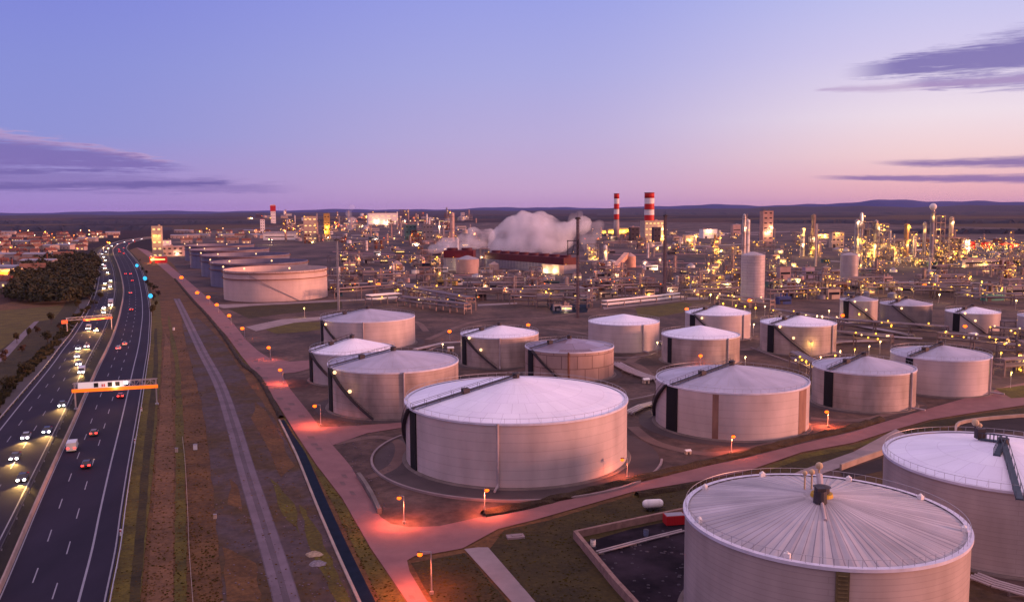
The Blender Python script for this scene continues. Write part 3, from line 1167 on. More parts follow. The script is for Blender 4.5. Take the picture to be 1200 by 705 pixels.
        for k in range(K):
            a = AZ + (panel_w / 2 / Rr) * stair + da * k / K
            a2 = AZ + (panel_w / 2 / Rr) * stair + da * (k + 1) / K
            z = (h - .1) * (1 - k / K) + .3
            z2 = (h - .1) * (1 - (k + 1) / K) + .3
            r = Rr + .95
            mb_.tube((r * math.cos(a), r * math.sin(a), z + 1), (r * math.cos(a2), r * math.sin(a2), z2 + 1), .05, 3)
            mb_.tube((r * math.cos(a), r * math.sin(a), z), (r * math.cos(a), r * math.sin(a), z + 1), .04, 3)
        mb_.build('stairway', steel_d, t)
        for k in range(lamps):
            u = (.22, .58)[k] if lamps > 1 else .3
            a = AZ + (panel_w / 2 / Rr) * stair + da * u
            z = h * (1 - u) + 2.3
            r = Rr + 1.0
            ml = MB()
            ml.ball(r * math.cos(a), r * math.sin(a), z, .52, 8, 6)
            ml.build('stair_lamp', e_warm, t)
            lamp_light((r * 1.02 * math.cos(a), r * 1.02 * math.sin(a), z + .1), YEL, 260, t)
    if pipe:
        mb_ = MB()
        a = AZ + pipe
        r = Rr + .35
        mb_.tube((r * math.cos(a), r * math.sin(a), .2), (r * math.cos(a), r * math.sin(a), h + .3), .28, 8)
        mb_.tube((r * math.cos(a), r * math.sin(a), .9), ((r + 4) * math.cos(a), (r + 4) * math.sin(a), .9), .25, 8)
        mb_.build('downpipe', pipem if shell is not sh_rust else rust, t)
    return t


T1 = tank('biggest tank in the centre, whitish low cone roof crossed by one dark walkway', .8, 195.9, 25.2, 13.2, 4.85, sh_pale, rf_white, stair=-1, lamps=0, pipe=.93, nseg=128)
T4 = tank('large pale tank with stained panels, directly right of the biggest tank', 57.4, 224.8, 19.5, 11.6, 3.87, sh_pale, rf_mid, stair=-1, lamps=0, pipe=0, nseg=112, panel_w=4.2)
T5 = tank('pale tank with lilac grey roof, between the stained tank and the rightmost roadside tank', 101.4, 247.9, 14.0, 10.4, 3.3, sh_pale2, rf_mid, stair=0, pipe=1.75, panel_w=3)
T6 = tank('pale tank with lilac grey roof, rightmost in the row along the red lit road', 132.7, 266.6, 14.2, 10.8, 2.9, sh_pale, rf_mid, stair=0, pipe=1.85, panel_w=2.4)
T7 = tank('small white roofed tank with two stair lamps, behind and left of the biggest tank', -4.7, 319.1, 14.4, 10.7, 3.12, sh_pale2, rf_white, stair=1, pipe=1.1)
T8 = tank('rust brown tank with patchy brown roof, peeking over the biggest tank', 19.5, 294.4, 15.1, 9.6, 2.9, sh_rust, rf_brown, stair=1, lamps=0, pipe=1.0)
T9 = tank('small tank with blue white roof, right of the mast with the side frame', 45.3, 350.3, 14.3, 10.8, 3.04, sh_pale, rf_white, stair=0, pipe=1.5, catwalk=False, panel=False)
T10 = tank('small tank with smooth blue white roof, just behind the stained tank', 69.8, 319.6, 14.2, 9.7, 3.45, sh_pale2, rf_white, stair=0, pipe=1.6, catwalk=False, panel_w=2)
T11 = tank('small white roofed tank, farthest back of those left of the pale silo', 90.2, 379.1, 14.0, 10.7, 3.37, sh_pale, rf_white, stair=1, lamps=1, pipe=1.7)
T12 = tank('small white roofed tank with two stair lamps, right below the pale silo', 113.2, 341.7, 14.4, 11.0, 2.98, sh_pale2, rf_white, stair=1, pipe=1.8)
T13 = tank('narrow grey tank, left one of the distant trio at the right', 171.6, 428.3, 8.8, 10.8, 2.13, sh_grey, rf_grey, stair=1, lamps=2, pipe=0)
T14 = tank('dark shelled tank, middle one of the distant trio at the right', 184.9, 406.0, 11.3, 11.1, 2.45, sh_dark, rf_mid, stair=1, lamps=1, pipe=0, panel=False)
T15 = tank('pale tank with stair lamps, right one of the distant trio at the right', 209.8, 393.7, 11.3, 8.6, 2.48, sh_grey, rf_white, stair=1, pipe=0)
T16 = tank('grey tank cut off by the right edge of the picture', 223.1, 360.5, 10.6, 10.5, 2.25, sh_grey, rf_mid, stair=0, pipe=0)
T17 = tank('grey roofed tank with one stair lamp, farthest of the three tanks at the left', -61.2, 366.5, 19.8, 11.3, 3.61, sh_pale, rf_mid, stair=1, lamps=1, pipe=1.15)
T18 = tank('white roofed tank, middle one of the three overlapping tanks at the left', -53.7, 289.0, 14.1, 10.0, 3.85, sh_grey, rf_white, stair=1, lamps=0, pipe=1.1)
T19 = tank('wide grey roofed tank with two stair lamps, nearest of the three tanks at the left', -34.4, 248.6, 18.7, 12.6, 3.44, sh_pale2, rf_mid, stair=1, lamps=2, pipe=1.36, nseg=112)
T2 = tank('nearest tank at the bottom right, ribbed metal roof fanning from its centre', 41.7, 114.3, 18.1, 14.5, 3.01, stripe_m, rf_rib, stair=0, pipe=0, panel=False, catwalk=False, ribs=1, nseg=144)
T3 = tank('large tank with smooth lilac roof and dark walkway, beside the ribbed roof tank', 83.0, 144.0, 18.5, 13.2, 3.0, stripe_m, rf_white, stair=0, pipe=0, panel=False, catwalk=False, nseg=144)


def local(T, px, py, h):
    """point at height h above ground seen at px,py, in the thing's own coordinates"""
    p = G(px, py, h)
    return p - T.location


# rusty stained strips down the stained tank
for a0, wd_ in ((R(245), 1.5), (R(318), 4.2)):
    mb = MB()
    vs = []
    n = 5
    for k in range(n):
        a = a0 + wd_ / 19.5 * (k / (n - 1) - .5)
        for z_ in (.4, 11.3):
            vs.append((19.56 * math.cos(a), 19.56 * math.sin(a), z_))
    mb.add(vs, [(k * 2, k * 2 + 2, k * 2 + 3, k * 2 + 1) for k in range(n - 1)])
    o = mb.build('stained_panel', mat('stained_panel', (.30, .17, .13), .8, c2=(.16, .085, .07), scale=.35, stretch=(1, 1, .3)), T4)
    o['label'] = 'brown stained panel'
# fittings on the ribbed roof
z = 14.5 + 3.0
mb = MB()
mb.cyl(0, 0, z - .25, z + .25, 1.5, 1.4, 20)
mb.build('vent_ring', mat('yellow_paint', (.50, .30, .03), .6, var=.2), T2)
mb = MB()
mb.cyl(0, 0, z + .26, z + 1.1, 1.0, 1.0, 14)
mb.cyl(0, 0, z + 1.1, z + 1.35, 1.2, .4, 14)
mb.cyl(-1.0, -2.2, z - .3, z + 1.3, .9, .8, 14)
mb.box(-1.0, -2.2, z + 1.3, 1.1, 1.1, .4)
mb.build('vent', steel_d, T2)
mb = MB()
mb.tube((.3, 1.0, z - .4), (.9, 3.6, z + 1.6), .42, 10)
mb.tube((-1.0, -3.0, z - .2), (-2.0, -7.0, z - 1.0), .22, 8)
mb.build('vent_pipe', pipem, T2)
mb = MB()
for dx, dy, dz, r in ((-.9, 4.2, 1.3, .34), (.1, 4.3, 1.4, .42), (1.2, 4.6, 2.2, .52)):
    mb.tube((dx, dy, z - .8), (dx, dy, z + dz), .12, 6)
    mb.ball(dx, dy, z + dz + .4, r, 12, 8)
mb.build('breather_valve', mat('valve_paint', (.50, .36, .22), .35, var=.1), T2)
mb = MB()
for i in range(7):
    a = (.35, 1.0, 1.75, 2.45, 3.3, 4.15, 5.9)[i]
    mb.box(17.3 * math.cos(a), 17.3 * math.sin(a), 14.6, .55, .75, .7, a)
    mb.cyl(17.3 * math.cos(a), 17.3 * math.sin(a), 15.3, 15.55, .32, .1, 8)
mb.build('rim_hatch', white, T2)
mb = MB()
a = math.radians(258)
mb.box(18.3 * math.cos(a), 18.3 * math.sin(a), .2, .3, 1.5, 14.1, a)
for k in range(28):
    mb.box(18.6 * math.cos(a), 18.6 * math.sin(a), .4 + k * .5, .25, 1.1, .08, a)
mb.build('ladder', mat('olive_paint', (.16, .12, .06), .7), T2)

# fittings on the lilac roof
zt = 13.2 + 3.0
J = Vector((0.0, 0.0, zt + .35))
mb = MB()


def walk(p, q, w_=.5):
    p, q = Vector(p), Vector(q)
    d = (q - p).normalized()
    s_ = Vector((d.y, -d.x, 0)).normalized() * w_
    mb.add([p - s_, p + s_, q + s_, q - s_] + [v - Vector((0, 0, .25)) for v in (p - s_, p + s_, q + s_, q - s_)],
           [(0, 1, 2, 3), (7, 6, 5, 4), (0, 4, 5, 1), (1, 5, 6, 2), (2, 6, 7, 3), (3, 7, 4, 0)])
    for s2 in (-1, 1):
        mb.tube(p + s_ * s2 + Vector((0, 0, 1)), q + s_ * s2 + Vector((0, 0, 1)), .06, 4)
        for k in range(7):
            c_ = p.lerp(q, k / 6) + s_ * s2
            mb.tube(c_ - Vector((0, 0, .3)), c_ + Vector((0, 0, 1)), .05, 4)


qa = local(T3, 1195, 583, 13.8)
walk(J, (qa.x, qa.y, 13.7))
walk(J, (-3.6, -4.6, zt - .6))
walk(J, (-1.4, 4.5, zt - .3))
mb.build('roof_walkway', mat('walkway_blue', (.05, .07, .10), .6), T3)
mb = MB()
mb.cyl(0, 0, zt - .2, zt + .9, .9, .9, 12)
mb.box(-1.4, 4.8, zt - .4, 1.4, 1.2, 1.8)
mb.tube((-1.4, 6.4, zt - .6), (-1.4, 6.4, zt + 1.8), .14, 6)
mb.tube((-.4, 6.8, zt - .6), (-.4, 6.8, zt + 1.2), .12, 6)
mb.build('vent', steel_d, T3)
mb = MB()
mb.ball(-1.4, 6.4, zt + 2.0, .62, 10, 8)
mb.ball(-.4, 6.8, zt + 1.4, .42, 10, 8)
mb.build('breather_valve', MATS['valve_paint'], T3)

# open topped crude tanks, far left row
for i, (lab, x, y, rr_, hh) in enumerate([
        ('nearest and palest of the row of wide open topped crude tanks', -155.4, 571.8, 33.0, 18.9),
        ('second wide crude tank from the front in the row at the left', -196, 676.1, 36.5, 17.9),
        ('third wide crude tank from the front in the row at the left', -238, 779, 38, 18.3),
        ('fourth wide crude tank from the front in the row at the left', -290, 896.5, 39, 18.3),
        ('fifth and farthest wide crude tank of the row at the left', -345, 1030, 39, 17.5)]):
    t = thing('crude_tank', lab, 'storage tank', (x, y, 0), 0, 'open topped crude tanks in a row')
    n = 96
    mb = MB()
    vs = []
    for r, z in ((rr_, .1), (rr_, hh), (rr_ - .5, hh), (rr_ - .5, hh - 12)):
        vs += [(r * math.cos(2 * math.pi * k / n), r * math.sin(2 * math.pi * k / n), z) for k in range(n)]
    mb.add(vs, [(j * n + k, j * n + (k + 1) % n, (j + 1) * n + (k + 1) % n, (j + 1) * n + k) for j in range(3) for k in range(n)])
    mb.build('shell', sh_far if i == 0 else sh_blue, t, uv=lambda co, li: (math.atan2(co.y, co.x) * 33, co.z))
    mb = MB()
    mb.cyl(0, 0, hh - 8.4 - i * .6, hh - 8.0 - i * .6, rr_ - .8, n=72)
    for k in range(12):
        a = k * math.pi / 6
        mb.box((rr_ - 4) * math.cos(a), (rr_ - 4) * math.sin(a), hh - 8.0 - i * .6, 1.2, 1.2, .9, a)
    mb.build('floating_roof', concrete_d, t)
    mb = MB()
    for zz_ in (hh - 1.4, hh - 5.2):
        vs = []
        for r, z in ((rr_ + .01, zz_ + .35), (rr_ + 1.0, zz_ + .35), (rr_ + 1.0, zz_), (rr_ + .01, zz_)):
            vs += [(r * math.cos(2 * math.pi * k / n), r * math.sin(2 * math.pi * k / n), z) for k in range(n)]
        mb.add(vs, [(j * n + k, j * n + (k + 1) % n, (j + 1) * n + (k + 1) % n, (j + 1) * n + k) for j in range(3) for k in range(n)])
    mb.build('wind_girder', rust, t)
    mb = MB()
    for k in range(n):
        a, b = 2 * math.pi * k / n, 2 * math.pi * (k + 1) / n
        mb.tube(((rr_ + .9) * math.cos(a), (rr_ + .9) * math.sin(a), hh), ((rr_ + .9) * math.cos(b), (rr_ + .9) * math.sin(b), hh), .09, 3)
        if k % 2 == 0:
            mb.tube(((rr_ + .9) * math.cos(a), (rr_ + .9) * math.sin(a), hh - 1.1), ((rr_ + .9) * math.cos(a), (rr_ + .9) * math.sin(a), hh), .07, 3)
    mb.build('railing', rust, t)
    mb = MB()
    K = 24
    for k in range(K):
        a, b = R(250) + 1.05 * k / K, R(250) + 1.05 * (k + 1) / K
        r = rr_ + .6
        mb.tube((r * math.cos(a), r * math.sin(a), hh * (1 - k / K)), (r * math.cos(b), r * math.sin(b), hh * (1 - (k + 1) / K)), .22, 4)
    mb.build('stairway', greyclad, t)
    for k in range(3):
        a = R(200 + 50 * k)
        mb = MB()
        mb.ball((rr_ - .3) * math.cos(a), (rr_ - .3) * math.sin(a), hh + 1.9, .6, 8, 6)
        mb.build('rim_lamp', e_warm, t)
        lamp_light(((rr_ - 2) * math.cos(a), (rr_ - 2) * math.sin(a), hh + 2.2), (1, .55, .25), 350, t)

# tall pale silo
def vessel(name, label, cat_, px, pyt, pyb, wpx, m_, n=32, dome=.25, bands=0, railing=True, lamps=0, lightp=0, group=None):
    p = G(px, pyb)
    s_ = MPP(p)
    h, r = (pyb - pyt) * s_, wpx * s_ / 2
    t = thing(name, label, cat_, tuple(p), 0, group)
    mb_ = MB()
    mb_.cyl(0, 0, 0, h, r, n=n, caps=False)
    mb_.build('shell', m_, t, smooth=2, uv=lambda co, li: (math.atan2(co.y, co.x) * r, co.z))
    mb_ = MB()
    mb_.cyl(0, 0, h, h + dome * r, r, r * .15, n)
    mb_.build('roof', m_, t, uv=lambda co, li: (co.x, co.y))
    if railing:
        mb_ = MB()
        for k in range(n):
            a, b = 2 * math.pi * k / n, 2 * math.pi * (k + 1) / n
            mb_.tube((r * math.cos(a), r * math.sin(a), h + 1.2), (r * math.cos(b), r * math.sin(b), h + 1.2), .08, 3)
            mb_.tube((r * math.cos(a), r * math.sin(a), h), (r * math.cos(a), r * math.sin(a), h + 1.2), .06, 3)
        for k in range(bands):
            z_ = h * (k + 1) / (bands + 1)
            mb_.cyl(0, 0, z_, z_ + .25, r + .12, n=n)
        mb_.build('railing', steel, t)
    return t


vessel('silo', 'tall pale cylindrical silo with ringed shell standing right of centre', 'silo', 881.5, 298.5, 354, 27, brick_mat('silo_plates', (.52, .43, .45), (.48, .40, .42), (.34, .28, .30), 8, 1.6, streak=.2, ms=.12), bands=5)
vessel('silo', 'shorter grey cylindrical vessel right of the tall silo', 'silo', 994.5, 298.5, 333, 20, sh_grey, bands=2)


# ------------------------------------------------------------------ retention walls and yard bits
def wall_thing(name, pts, h, w_, m_, label, cat_='wall', cap=None):
    P = resample(pl(pts, 4), 3)
    o0 = P[0].copy()
    P = [p - o0 for p in P]
    mb_ = MB()
    wall_along(mb_, P, h, w_)
    o = mb_.build(name, m_)
    o.location = (o0.x, o0.y, 0)
    tag(o, label, cat_)
    return o


pitw = mat('brown_block_wall', (.25, .15, .13), .9, var=.3, scale=.8)
wall_thing('basin_wall', [(674, 631), (700, 663), (722, 690), (742, 712), (790, 770)], 1.5, .7, pitw, 'low brown wall running down the left side of the dark basin')
wall_thing('basin_wall', [(675, 630), (730, 618), (800, 603), (815, 600)], 1.3, .6, pitw, 'low brown wall along the far side of the dark basin, below the white tank trailer')
wall_thing('bund_wall', [(985, 551), (1012, 541), (1036, 532), (1040, 526)], 1.4, .5, concrete, 'beige bund wall between the two nearest tanks and the road')
wall_thing('bund_wall', [(1120, 510), (1124, 498), (1160, 492), (1215, 488)], 1.0, .5, concrete, 'beige bund wall round the dark pond behind the lilac roofed tank')
wall_thing('jersey_barrier', [(420, 559), (428, 570), (436, 584), (445, 603)], 1.1, .8, concrete_d, 'short dark concrete barrier beside the bend of the service road', 'barrier')
# kerb ring about the biggest tank
P = []
for k in range(60):
    a = R(150) + R(200) * k / 59
    P.append(Vector((.8 + 33 * math.cos(a), 195.9 + 33 * math.sin(a) * (1 if k < 70 else 1), 0)))
mb = MB()
wall_along(mb, P, .5, .5)
tag(mb.build('tank_kerb', road_pale), 'pale curved kerb round the foot of the biggest tank', 'kerb')
for (T, rr_) in ((T1, 32.5), (T4, 24), (T19, 22.5), (T5, 17), (T6, 17), (T17, 24), (T7, 18), (T8, 18)):
    mb = MB()
    mb.cyl(0, 0, 0, .02, rr_, n=64)
    o = mb.build('tank_pad', mat('pad_gravel', (.085, .062, .066), .95, c2=(.055, .040, .044), scale=.12))
    o.location = (T.location.x, T.location.y, .062)
    o['kind'] = 'structure'

# worn vehicle tracks and low pale kerbs across the tank yard
for k, pts in enumerate(([(392, 520), (440, 512), (468, 520), (462, 545), (430, 560)], [(372, 428), (420, 470), (470, 478)], [(545, 440), (600, 436), (640, 428), (730, 424), (760, 440)], [(500, 398), (560, 376), (640, 372), (700, 362)],
                          [(740, 500), (770, 520), (840, 532), (930, 515)], [(736, 425), (770, 412), (870, 410), (960, 400)], [(950, 490), (1010, 492), (1080, 474)], [(640, 385), (690, 392), (720, 404)], [(880, 395), (960, 425), (940, 440)], [(400, 385), (480, 376), (500, 388)])):
    P = pl(pts, 6)
    A_, B_ = offs(P, -1.3 - .5 * (k % 3), 1.3 + .5 * (k % 2))
    strip('yard_track', mat('worn_track', (.17, .105, .095), .95, c2=(.11, .065, .060), scale=.12), A_, B_, .085 + .003 * k)
for k, (pts, lab) in enumerate((([(716, 424), (740, 432), (764, 444), (770, 452)], 'pale kerb curving beside the pipes between rusty and stained tanks'), ([(736, 470), (756, 466), (772, 462)], 'pale kerb left of the stained tank near its stair'),
                                ([(560, 402), (520, 405), (500, 412)], 'pale kerb left of the small white tank with two lamps'), ([(880, 408), (930, 426), (950, 432)], 'pale kerb between the two rows of tanks right of centre'),
                                ([(690, 418), (740, 420), (770, 414)], 'pale kerb in front of the small blue white roofed tank'))):
    P = resample(pl(pts, 6), 2)
    mb = MB()
    wall_along(mb, P, .5, .5, .02)
    tag(mb.build('bund_kerb', road_pale), lab, 'kerb')

# tank trailer, red container, slab
def at_px(px, py):
    p = G(px, py)
    return (p.x, p.y, .1)


t = thing('tank_trailer', 'white tank trailer parked on the grass above the dark basin', 'trailer', at_px(765, 598), R(8))
mb = MB()
mb.tube((-1.25, 0, 1.3), (1.25, 0, 1.3), .80, 16)
mb.ball(-1.25, 0, 1.3, .78, 12, 8)
mb.ball(1.25, 0, 1.3, .78, 12, 8)
mb.build('tank', white, t, smooth=2)
mb = MB()
mb.box(0, 0, .45, 2.9, 1.3, .22)
mb.tube((1.4, 0, .5), (2.5, 0, .4), .07)
mb.build('chassis', steel_d, t)
for sx in (-.7, .5):
    for sy in (-.7, .7):
        mb = MB()
        mb.tube((sx, sy - .1, .35), (sx, sy + .1, .35), .35, 14)
        mb.build('wheel', tyre, t)
t = thing('shipping_container', 'dark red steel container beside the ribbed roof tank', 'container', at_px(790, 614), R(10))
mb = MB()
mb.box(0, 0, .15, 3.6, 2.0, 1.6)
for k in range(12):
    for sy in (-1.03, 1.03):
        mb.box(-1.65 + k * .3, sy, .3, .12, .06, 1.3)
mb.build('body', redp, t)
mb = MB()
mb.box(0, 0, 1.755, 3.3, 1.7, .06)
mb.build('roof', greyclad, t)
t = thing('concrete_slab', 'pale concrete slab lying on the dark lawn near the junction', 'slab', at_px(604, 630), R(12))
mb = MB()
mb.box(0, 0, 0, 3.0, 1.6, .35)
mb.box(.2, .1, .353, 1.8, .9, .12)
mb.build('slab', road_pale, t)
for px, py, lab in ((695, 640, 'white plastic drum standing in the corner of the dark basin'), (757, 628, 'blue plastic drum standing at the far side of the dark basin')):
    t = thing('drum', lab, 'drum', at_px(px, py))
    mb = MB()
    mb.cyl(0, 0, 0, 1.1, .42, n=14)
    for z_ in (.35, .72):
        mb.cyl(0, 0, z_, z_ + .06, .46, n=14)
    mb.build('body', white if px < 700 else bluewall, t)
    mb = MB()
    mb.cyl(0, 0, 1.1, 1.16, .36, n=14)
    mb.build('lid', steel_d, t)


def pipes(label, pts, n_, r_, gap, z_=.9, m_=None, sleepers=True, group=None, name='pipe_run'):
    P = [G(*p) for p in pts]
    o0 = P[0].copy()
    t_ = thing(name, label, 'pipeline', tuple(o0), 0, group)
    P = [p - o0 for p in P]
    for k in range(n_):
        mb_ = MB()
        for a, b in zip(P, P[1:]):
            d = (b - a).normalized()
            s_ = Vector((d.y, -d.x, 0)) * ((k - (n_ - 1) / 2) * gap)
            u = Vector((0, 0, z_))
            mb_.tube(a + s_ + u, b + s_ + u, r_, 6)
            mb_.ball(*(b + s_ + u), r_, 6, 4)
        mb_.build('pipe', m_ or pipem, t_)
    if sleepers:
        mb_ = MB()
        for p in resample(P, 7):
            mb_.box(p.x, p.y, 0, n_ * gap + .6, .5, z_ - r_)
        mb_.build('supports', concrete_d, t_)
    return t_


pipes('four pale pipes curving on sleepers between the rusty tank and the stained tank', [(722, 428), (738, 437), (752, 442), (768, 447)], 4, .35, 1.1)
pipes('three pale pipes leaving the left foot of the stained tank', [(736, 487), (752, 479), (772, 474)], 3, .35, 1.0)
pipes('bundle of pale pipes on the ground at the foot of the lilac roofed tank', [(1140, 680), (1165, 690), (1200, 700), (1260, 716)], 4, .22, .8)
pipes('dark pipe pair running along the far side of the dark basin', [(700, 650), (760, 634), (800, 624)], 2, .16, .7, .5)
pipes('long pale pipe bundle left of the distant dark shelled tank', [(984, 379), (1020, 386), (1068, 395)], 4, .3, 1.0)
pipes('pale pipe bundle in front of the small tank below the silo', [(990, 392), (1030, 396), (1080, 399)], 3, .3, 1.0)
pipes('pipe bundle running between the two rows of tanks at the right', [(945, 410), (985, 403), (1040, 401)], 3, .3, 1.0)
pipes('pipes on sleepers beyond the tank with the mast behind it', [(486, 412), (520, 404), (560, 402)], 3, .25, .9)
pipes('pale pipes right of the small blue roofed tank', [(772, 402), (800, 407), (812, 412)], 2, .3, .9)

# pale kerbs and boxes dotted in the yard
k = 0
for px, py, s_, lab in ((700, 424, 2.2, 'small pale pump shed beside the rusty tank'), (528, 412, 2.4, 'small pale hut between the leftmost tanks and the small white tank'), (1140, 397, 3.2, 'white canopy tent under the orange lamp by the distant tank'),
                        (757, 449, 2.0, 'small pump box where the pale pipes turn'), (806, 532, 1.3, 'small white valve cabinet in front of the stained tank'), (912, 372, 3.0, 'pale roofed pump hut between the silo and the small tank')):
    t = thing('pump_hut', lab, 'hut', at_px(px, py), R(15))
    mb = MB()
    mb.box(0, 0, 0, s_, s_ * .8, s_ * .62)
    mb.build('wall', cream if s_ < 3 else white, t)
    mb = MB()
    mb.side([(-s_ * .48, s_ * .62), (s_ * .48, s_ * .62), (0, s_ * .85)], -s_ * .55, s_ * .55)
    mb.build('roof', white, t)
    mb = MB()
    mb.box(0, -s_ * .4 - .02, 0, s_ * .3, .05, s_ * .45)
    mb.build('door', steel_d, t)


# ------------------------------------------------------------------ orange street lamps
def street_lamp(label, hp, bp, power=2600, arm=(0, 0), col_=SODIUM, em=None, rad=.42, group='orange sodium lamps along the service road'):
    """hp: photo point of the glowing head, bp: photo point of the foot"""
    b = G(*bp)
    s_ = MPP(b)
    h = max(4.0, (bp[1] - hp[1]) * s_ / math.cos(PITCH))
    dx = (hp[0] - bp[0]) * s_
    t_ = thing('street_lamp', label, 'street lamp', tuple(b), 0, group)
    mb_ = MB()
    mb_.tube((0, 0, 0), (0, 0, h + .3), .11, 8, .07)
    mb_.tube((0, 0, h + .3), (dx, -.2, h + .45), .05, 6)
    mb_.build('pole', steel, t_)
    mb_ = MB()
    mb_.cyl(0, 0, 0, .5, .3, .3, 10)
    mb_.build('base', concrete, t_)
    mb_ = MB()
    mb_.box(dx, -.2, h + rad * .75, .7, .35, .14)
    mb_.build('housing', steel_d, t_)
    mb_ = MB()
    mb_.ball(dx, -.2, h, rad, 12, 8, .75)
    mb_.build('lamp_head', em or e_sod, t_)
    lamp_light((dx, -.2, h - .45), col_, power * 2.2, t_, .35, spot=(R(168), (0, 0, 0)))
    return t_


LAMPS = [
    ((493, 647), (506, 696), 'orange street lamp on the corner lawn, nearest to the camera', 3800),
    ((468.5, 582), (473.7, 613.5), 'orange street lamp at the bend between barrier and biggest tank', 3600),
    ((571, 573), (568, 601), 'orange street lamp in front of the middle of the biggest tank', 3400),
    ((729, 538), (735, 560), 'orange street lamp at the right foot of the biggest tank', 1500),
    ((858.8, 511), (857, 531), 'orange street lamp in front of the stained tank', 2400),
    ((968, 484.5), (970, 500), 'orange street lamp between the stained tank and the next pale one', 4200),
    ((1056, 464), (1057, 481), 'orange street lamp before the pale tank second from the right by the road', 3800),
    ((1137, 446), (1138, 463), 'orange street lamp before the rightmost roadside tank', 3800),
    ((369.7, 475), (376, 499), 'orange street lamp left of the wide grey roofed tank', 4200),
    ((329, 433), (332, 450), 'orange street lamp where the first yard road leaves the service road', 4200),
    ((315.5, 407), (317, 421), 'orange street lamp standing in the yard beyond the first yard road', 2600),
    ((284.5, 384.5), (287, 397), 'orange street lamp on the service road below the crude tank, first of five', 4200),
    ((269, 369.5), (271, 380), 'orange street lamp on the service road below the crude tank, second of five', 4000),
    ((254.5, 357), (256, 366), 'orange street lamp on the service road below the crude tank, third of five', 4000),
    ((244.5, 348), (246, 356), 'orange street lamp on the service road below the crude tank, fourth of five', 4000),
    ((231.5, 343), (232.5, 350), 'orange street lamp on the service road below the crude tank, fifth of five', 4000),
    ((213, 325), (214, 331), 'orange street lamp on the service road beyond the five lamps by the crude tank', 4000),
    ((527, 388), (527, 399), 'orange yard lamp between the small white tank and the tanks at the left', 2600),
    ((619, 380.5), (620, 391), 'orange yard lamp directly behind the small white roofed tank', 2600),
    ((804.5, 362), (804, 372), 'orange yard lamp at the left edge of the farthest small white tank', 2600),
    ((820.6, 416.5), (820.6, 432), 'orange yard lamp shining in front of the smooth blue white roofed tank', 1600),
    ((987, 369.5), (987, 379), 'orange yard lamp before the narrow grey distant tank', 2600),
    ((1083, 334), (1083, 344), 'orange yard lamp beyond the dark shelled distant tank', 3000),
    ((1130, 382), (1131, 396), 'orange yard lamp lighting the front of the distant pale tank', 4200),
    ((444, 333), (444, 343), 'orange yard lamp among the pipe racks beyond the farthest left tank', 3000),
    ((878, 352), (878, 361), 'orange yard lamp at the foot of the tall silo', 2600),
]
for hp, bp, lab, pw in LAMPS:
    street_lamp(lab, hp, bp, pw * 1.0, rad=max(.40, MPP(G(*bp)) * 2.3))

# tall masts
def mast(label, px, pyt, pyb, frame=False, thick=.35, m_=None):
    p = G(px, pyb)
    s_ = MPP(p)
    h = (pyb - pyt) * s_
    t_ = thing('lattice_mast', label, 'mast', tuple(p))
    w_ = thick
    mb_ = MB()
    K = int(h / 3)
    cs = [(-1, -1), (1, -1), (1, 1), (-1, 1)]
    for a, b in cs:
        mb_.tube((a * w_, b * w_, 0), (a * w_ * .8, b * w_ * .8, h), .17, 4)
    for k in range(K):
        z0, z1 = h * k / K, h * (k + 1) / K
        for q in range(4):
            a, b = cs[q], cs[(q + 1) % 4]
            mb_.tube((a[0] * w_, a[1] * w_, z0), (b[0] * w_, b[1] * w_, z1), .12, 3)
    mb_.cyl(0, 0, 0, h, w_ * .55, w_ * .5, 8)
    mb_.build('lattice', m_ or steel, t_)
    mb_ = MB()
    mb_.cyl(0, 0, h, h + .5, 1.1, 1.1, 10)
    mb_.tube((0, 0, h), (0, 0, h + 3), .07, 4)
    for a in range(6):
        mb_.box(1.2 * math.cos(a * 1.05), 1.2 * math.sin(a * 1.05), h - .6, .5, .5, .7, a * 1.05)
    mb_.build('floodlight_ring', steel_d, t_)
    if frame:
        mb_ = MB()
        for z_ in (.64, .775):
            mb_.tube((0, 0, h * z_), (-5.6, 0, h * z_), .32, 4)
        mb_.tube((-5.2, 0, h * .62), (-5.2, 0, h * .78), .32, 4)
        mb_.tube((-3.2, 0, h * .64), (-2.0, 0, h * .73), .24, 4)
        mb_.tube((-2.0, 0, h * .73), (0, 0, h * .73), .24, 4)
        mb_.cyl(0, 0, h * .63, h * .79, .6, n=8)
        mb_.build('side_frame', steel_d, t_)
    return t_


mast('slim pale mast standing behind the farthest tank on the left', 397, 281, 364, thick=.40)
mast('dark mast with a side frame near the steam, tallest in the picture', 677, 256, 372, frame=True, thick=.72, m_=mat('mast_grey', (.13, .09, .11), .6))
mast('plain dark mast right of the striped chimneys, beside the paved strip', 778.5, 253, 349, thick=.85, m_=MATS['mast_grey'])

# ------------------------------------------------------------------ gantries
orange_m = emat('orange_beam_glow', (1.0, .17, .01), 1.0)  # beam is no lamp: emission stands in for orange light falling on it
a, b = G(89, 480), G(184, 474)
d = b - a
L_ = d.length
t = thing('sign_gantry', 'nearer overhead gantry with orange beam and lit lane signs across the outbound carriageway', 'gantry', tuple(a), math.atan2(d.y, d.x))
for x in (0, L_):
    mb = MB()
    mb.box(x, 0, 0, .35, .45, 7.6)
    mb.box(x, 0, 0, .9, .9, .5)
    mb.build('post', steel, t)
mb = MB()
for y in (-.7, .7):
    for z in (5.9, 7.7):
        mb.tube((-.4, y, z), (L_ + .4, y, z), .09, 6)
K = int(L_ / 1.4)
for k in range(K):
    x0, x1 = L_ * k / K, L_ * (k + 1) / K
    for y in (-.7, .7):
        mb.tube((x0, y, 5.9 if k % 2 else 7.7), (x1, y, 7.7 if k % 2 else 5.9), .05, 4)
        mb.tube((x0, y, 5.9), (x0, y, 7.7), .05, 4)
mb.build('truss', steel, t)
mb = MB()
